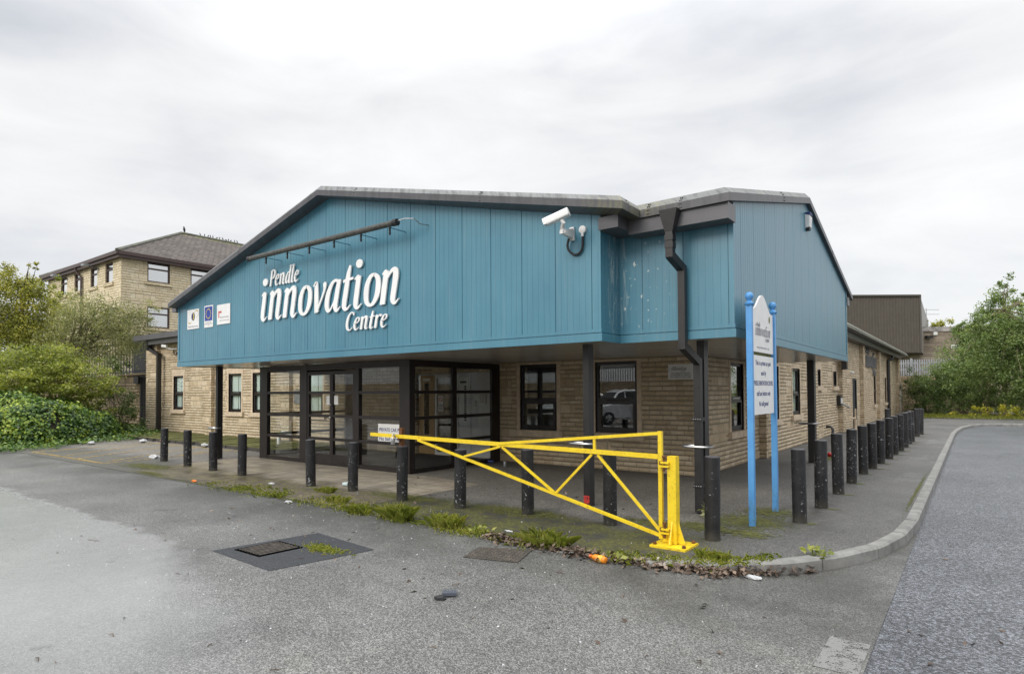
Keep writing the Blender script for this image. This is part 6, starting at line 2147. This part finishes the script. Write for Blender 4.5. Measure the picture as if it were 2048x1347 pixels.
# grass strip on the far right, grass along the far verge
def blades(P, h, rng, lean=.5):
    n_ = len(P)
    a = rng.uniform(0, 2 * np.pi, n_)
    hh = h * rng.uniform(.5, 1.3, n_)
    d = np.stack([np.cos(a), np.sin(a), np.zeros(n_)], 1)
    s = np.stack([-np.sin(a), np.cos(a), np.zeros(n_)], 1)
    w = (.022 * hh + .0016)[:, None]
    ln = lean * rng.uniform(.2, 1.4, n_)
    mid = P + d * (ln * hh * .35)[:, None] + np.array([0, 0, 1]) * (hh * .6)[:, None]
    tip = P + d * (ln * hh)[:, None] + np.array([0, 0, 1]) * (hh * np.clip(1.05 - ln * .35, .3, 1))[:, None]
    return np.stack([P - s * w, P + s * w, mid + s * w * .6, tip, mid - s * w * .6], 1).reshape(-1, 3)


structure('verge', MB().add([(-4.2, 43.4, .006), (30, 43.4, .006), (30, 56, .006), (-4.2, 56, .006)], [(0, 1, 2, 3)]), M['soil'])
n_ = 6500
P = np.stack([rng.uniform(-3.4, 8, n_), rng.uniform(43.6, 49.5, n_), np.full(n_, .0)], 1)
tag(quads_mesh('verge_grass', blades(P, .17, rng), M['grass'], nv=5), kind='stuff')

# tufts of grass along the edge of the pavement
TF = [(-6.95, 5.62, .13, 110, 'smaller pale grass tuft left of the big one, at the yard edge'), (-6.2, 5.66, .20, 230, 'tallest shaggy grass tuft at the yard edge below the bollards'), (-5.35, 5.68, .17, 190, 'bright green grass clump right beside the tallest tuft'),
      (-3.78, 5.62, .19, 120, 'spiky grass tuft growing through the dead leaves below the gate'), (-7.9, 5.95, .12, 130, 'low yellow-green grass patch under the gate tip'), (-8.85, 6.45, .11, 140, 'small bright grass patch beside the clear plastic cup'),
      (-9.1, 5.7, .08, 80, 'flat yellowish weed patch on the dirty paving edge'), (-2.15, 6.20, .10, 150, 'small weed tuft at the kerb near the gate post')]
for x, y, h, n_, lab in TF:
    n_ = int(n_ * 1.5)
    P = np.stack([x + rng.uniform(-1, 1, n_) * min(.22, h * 1.5), y + rng.uniform(-1, 1, n_) * min(.09, h * .6), np.full(n_, -.01)], 1)
    o_ = quads_mesh('grass_tuft', blades(P, h, rng, .75), M['grass'], base=(x, y, 0), nv=5)
    o_.location = (x, y, 0)
    tag(o_, lab, 'grass tuft', 'grass tufts along the yard edge')
# creeping weeds and moss cushions along the edge (uncountable)
n_ = 6500
P = np.stack([rng.uniform(-11.5, -1.6, n_), np.zeros(n_), np.zeros(n_)], 1)
P[:, 1] = np.where(P[:, 0] < -3, 5.62, np.interp(P[:, 0], [-3, -2, -1.2], [5.66, 6.12, 7.05])) + rng.normal(size=n_) * .11 + .25 * np.abs(rng.normal(size=n_)) * (P[:, 0] < -7)
dens = .5 + .5 * np.sin(P[:, 0] * 4.1) * np.sin(P[:, 0] * 1.7 + 1)
P = P[rng.uniform(size=n_) < dens ** 1.5]
tag(quads_mesh('creeping_weeds', blades(P, .05, rng, 1.2), M['grass'], nv=5), kind='stuff')
n_ = 420
P = np.stack([-5.67 + rng.normal(size=n_) * .14, 4.09 + rng.normal(size=n_) * .055, np.full(n_, 0.0)], 1)
tag(quads_mesh('patch_weeds', blades(P, .035, rng, 1.4), M['grass'], nv=5), kind='stuff')
# broad weeds
n_ = 130
P = np.stack([rng.choice([-4.75, -4.62, -3.98, -3.9, -1.3, -2.9], n_) + rng.normal(size=n_) * .06, np.zeros(n_), rng.uniform(.0, .10, n_)], 1)
P[:, 1] = np.where(P[:, 0] > -1.8, 6.95, 5.62) + rng.normal(size=n_) * .045
tag(quads_mesh('broad_weeds', leaf_quads(P, .075, rng, .6, .6), M['leaf_bush'], nv=4), kind='stuff')
n_ = 60
P = np.stack([-2.86 + rng.normal(size=n_) * .06, 8.15 + rng.normal(size=n_) * .06, rng.uniform(.0, .2, n_)], 1)
tag(quads_mesh('column_weed', leaf_quads(P, .075, rng, .6, .7), M['leaf_grey']), kind='stuff')
# dead leaves gathered along the kerb, strays on the ground
n_ = 1500
P = np.stack([rng.uniform(-4.6, -1.3, n_), np.zeros(n_), np.zeros(n_)], 1)
P[:, 1] = np.where(P[:, 0] < -3, 5.60, np.interp(P[:, 0], [-3, -2.0, -1.2], [5.60, 5.98, 6.9])) - np.abs(rng.normal(size=n_)) * .10 + .05
P[:, 2] = -.006 - .113 * np.clip((P[:, 0] + 3.3) / 2.0, 0, 1) + np.abs(rng.normal(size=n_)) * .028 + .006
P2 = np.stack([rng.uniform(-9, 3.5, 260), rng.uniform(3.2, 9.5, 260), np.zeros(260)], 1)
P2[:, 2] = np.where(P2[:, 0] > -.62, -.118, np.where(P2[:, 1] > 5.7, .012, -.0 - .113 * np.clip((P2[:, 0] + 3.3) / 2.0, 0, 1)))
P2 = P2[(P2[:, 1] < 5.6) | (P2[:, 0] < -3.0) | (P2[:, 0] > -.5)]
P = np.concatenate([P, P2[:150]])
tag(quads_mesh('dead_leaves', leaf_quads(P, .062, rng, 1.2, .6), M['dead_leaf']), kind='stuff')
# pale grit and scraps on the tarmac
n_ = 900
P = np.stack([rng.uniform(-10, -.8, n_), rng.uniform(2.2, 8.5, n_), np.zeros(n_)], 1)
P[:, 2] = np.where(P[:, 1] > 5.65, .006, np.array([yard_z(x) for x in P[:, 0]]) + .004)
P = P[(P[:, 1] < 5.55) | (P[:, 0] < -2.6)]
tag(quads_mesh('pale_grit', leaf_quads(P, .016, rng, 2.5, .8), lit), kind='stuff')

# moss patches round the bollard feet and sign posts
def moss_patch(specs):
    me_v, me_f, cov = [], [], []
    for cx, cy, rx, ry, z in specs:
        o = len(me_v)
        me_v.append((cx, cy, z))
        cov.append(1.0)
        k_ = 20
        for ring_, cv in ((.5, .62), (1.0, 0.0)):
            for k in range(k_):
                a = 2 * math.pi * k / k_
                me_v.append((cx + rx * ring_ * math.cos(a), cy + ry * ring_ * math.sin(a), z))
                cov.append(cv)
        for k in range(k_):
            k2 = (k + 1) % k_
            me_f.append((o, o + 1 + k, o + 1 + k2))
            me_f.append((o + 1 + k, o + 1 + k_ + k, o + 1 + k_ + k2, o + 1 + k2))
    me = bpy.data.meshes.new('moss')
    me.from_pydata(me_v, [], me_f)
    at_ = me.attributes.new('cover', 'FLOAT', 'POINT')
    at_.data.foreach_set('value', cov)
    me.materials.append(M['moss'])
    o = bpy.data.objects.new('moss', me)
    C.objects.link(o)
    return tag(o, kind='stuff')


sp = []
zz_ = 0.005
for x, y, h, lab in LB[11:26]:
    zz_ += .0004
    sp.append((x + .14, y - .05, .22 + .1 * math.sin(x * 91), .10 + .05 * math.sin(y * 7), zz_))
sp += [(-2.35, 8.2, .75, .75, .005), (-2.3, 9.0, .55, .5, .0125), (-2.75, 7.55, .6, .45, .0055), (-3.3, 7.4, .9, .35, .006), (-5.2, 7.0, 1.4, .4, .0065), (-7.4, 6.9, 1.3, .4, .007), (-15.4, 6.3, 1.6, .5, .0075), (-14.0, 5.8, 1.0, .18, .008), (-3.0, 17.0, .4, 1.6, .0085), (-2.2, 7.5, .5, .35, .009), (-0.79, 12.5, .04, 3.5, .0095)]
moss_patch(sp)

# ------------------------------------------------------------------ parked cars across the yard (seen only as reflections)
def car(loc, rz, paint, label, tall):
    t = thing('parked_car', loc, label, 'car')
    Lh, W, H = 2.15, 0.88, tall
    prof = [(-2.15, .45), (-2.2, .75), (-2.1, .98), (-1.75, 1.05), (-1.45, H - .1), (-1.1, H), (.35, H), (.75, H - .12), (1.25, 1.05), (1.95, .92), (2.15, .75), (2.18, .42), (1.75, .3), (-1.8, .3)]
    ca_, sa_ = math.cos(rz), math.sin(rz)
    def P(x, y, z):
        return (loc[0] + x * ca_ - y * sa_, loc[1] + x * sa_ + y * ca_, loc[2] + z)
    def ringw(z):
        return W * (1.0 if z < 1.02 else 1 - .22 * (z - 1.02) / (H - 1.02))
    m_ = MB()
    n_ = len(prof)
    vs = [P(x, -ringw(z), z) for x, z in prof] + [P(x, ringw(z), z) for x, z in prof]
    m_.add(vs, [tuple(range(n_)), tuple(range(2 * n_ - 1, n_ - 1, -1))] + [(i, i + n_, (i + 1) % n_ + n_, (i + 1) % n_) for i in range(n_)])
    bo_ = part('body', m_, paint, t)
    md = bo_.modifiers.new('bevel', 'BEVEL')
    md.width, md.segments = .07, 3
    for s in (-1, 1):
        g_ = MB()
        for xs4 in (((-1.55, 1.08), (-1.32, H - .17), (-.55, H - .1), (-.55, 1.08)), ((-.47, 1.08), (-.47, H - .1), (.33, H - .1), (.33, 1.08)), ((.4, 1.08), (.4, H - .1), (.72, H - .2), (1.12, 1.08))):
            o_ = [P(x, s * (ringw(z) + .004), z) for x, z in xs4]
            i_ = [P(x, s * (ringw(z) - .02), z) for x, z in xs4]
            g_.add(o_ + i_, [(0, 1, 2, 3), (7, 6, 5, 4), (0, 4, 5, 1), (1, 5, 6, 2), (2, 6, 7, 3), (3, 7, 4, 0)])
        part('side_window', g_, M['rubber'], t)
        for x in (-1.35, 1.35):
            w_ = MB()
            pr_ = [(.20, -.10), (.31, -.10), (.33, -.07), (.33, .07), (.31, .10), (.20, .10)]
            for k in range(24):
                a = 2 * math.pi * k / 24
                for r_, h_ in pr_:
                    w_.v.append(P(x + r_ * math.cos(a), s * (W - .06) + h_, .33 + r_ * math.sin(a)))
            for k in range(24):
                for j in range(6):
                    a, b = k * 6 + j, k * 6 + (j + 1) % 6
                    c, d = ((k + 1) % 24) * 6 + (j + 1) % 6, ((k + 1) % 24) * 6 + j
                    w_.f.append((a, b, c, d))
            wh_ = part('wheel', w_, M['rubber'], t)
            r__ = MB()
            for k in range(5):
                a = 2 * math.pi * k / 5
                r__.beam(P(x, s * (W + .03), .33), P(x + .21 * math.cos(a), s * (W + .03), .33 + .21 * math.sin(a)), .05, .03)
            part('rim', r__, M['chrome'], wh_)
    for s in (-.62, .62):
        part('headlight', MB().beam(P(2.1, s - .16, .8), P(2.1, s + .16, .8), .12, .14), M['white'], t)
        part('tail_light', MB().beam(P(-2.16, s - .14, .88), P(-2.16, s + .14, .88), .1, .2), M['red'], t)
    part('windscreen', MB().add([P(.79, -.62, H - .14), P(.79, .62, H - .14), P(1.23, .74, 1.08), P(1.23, -.74, 1.08), P(.75, -.62, H - .16), P(.75, .62, H - .16), P(1.19, .74, 1.06), P(1.19, -.74, 1.06)],
         [(0, 1, 2, 3), (7, 6, 5, 4), (0, 4, 5, 1), (1, 5, 6, 2), (2, 6, 7, 3), (3, 7, 4, 0)]), M['rubber'], t)
    return t


silver = simple('silver_car_paint', (0.5, 0.51, 0.52), 0.25, 0.02, metal=0.6)
slate = simple('dark_car_paint', (0.03, 0.035, 0.045), 0.2, 0.02)
car((-14.6, -5.2, 0), 2.2, silver, 'silver estate car parked across the yard, seen reflected', 1.78)
car((-12.0, -6.6, 0), -0.9, slate, 'dark hatchback parked across the yard, seen reflected', 1.55)
car((-17.8, -5.6, 0), 1.9, silver, 'pale car parked further along the yard, seen reflected', 1.6)
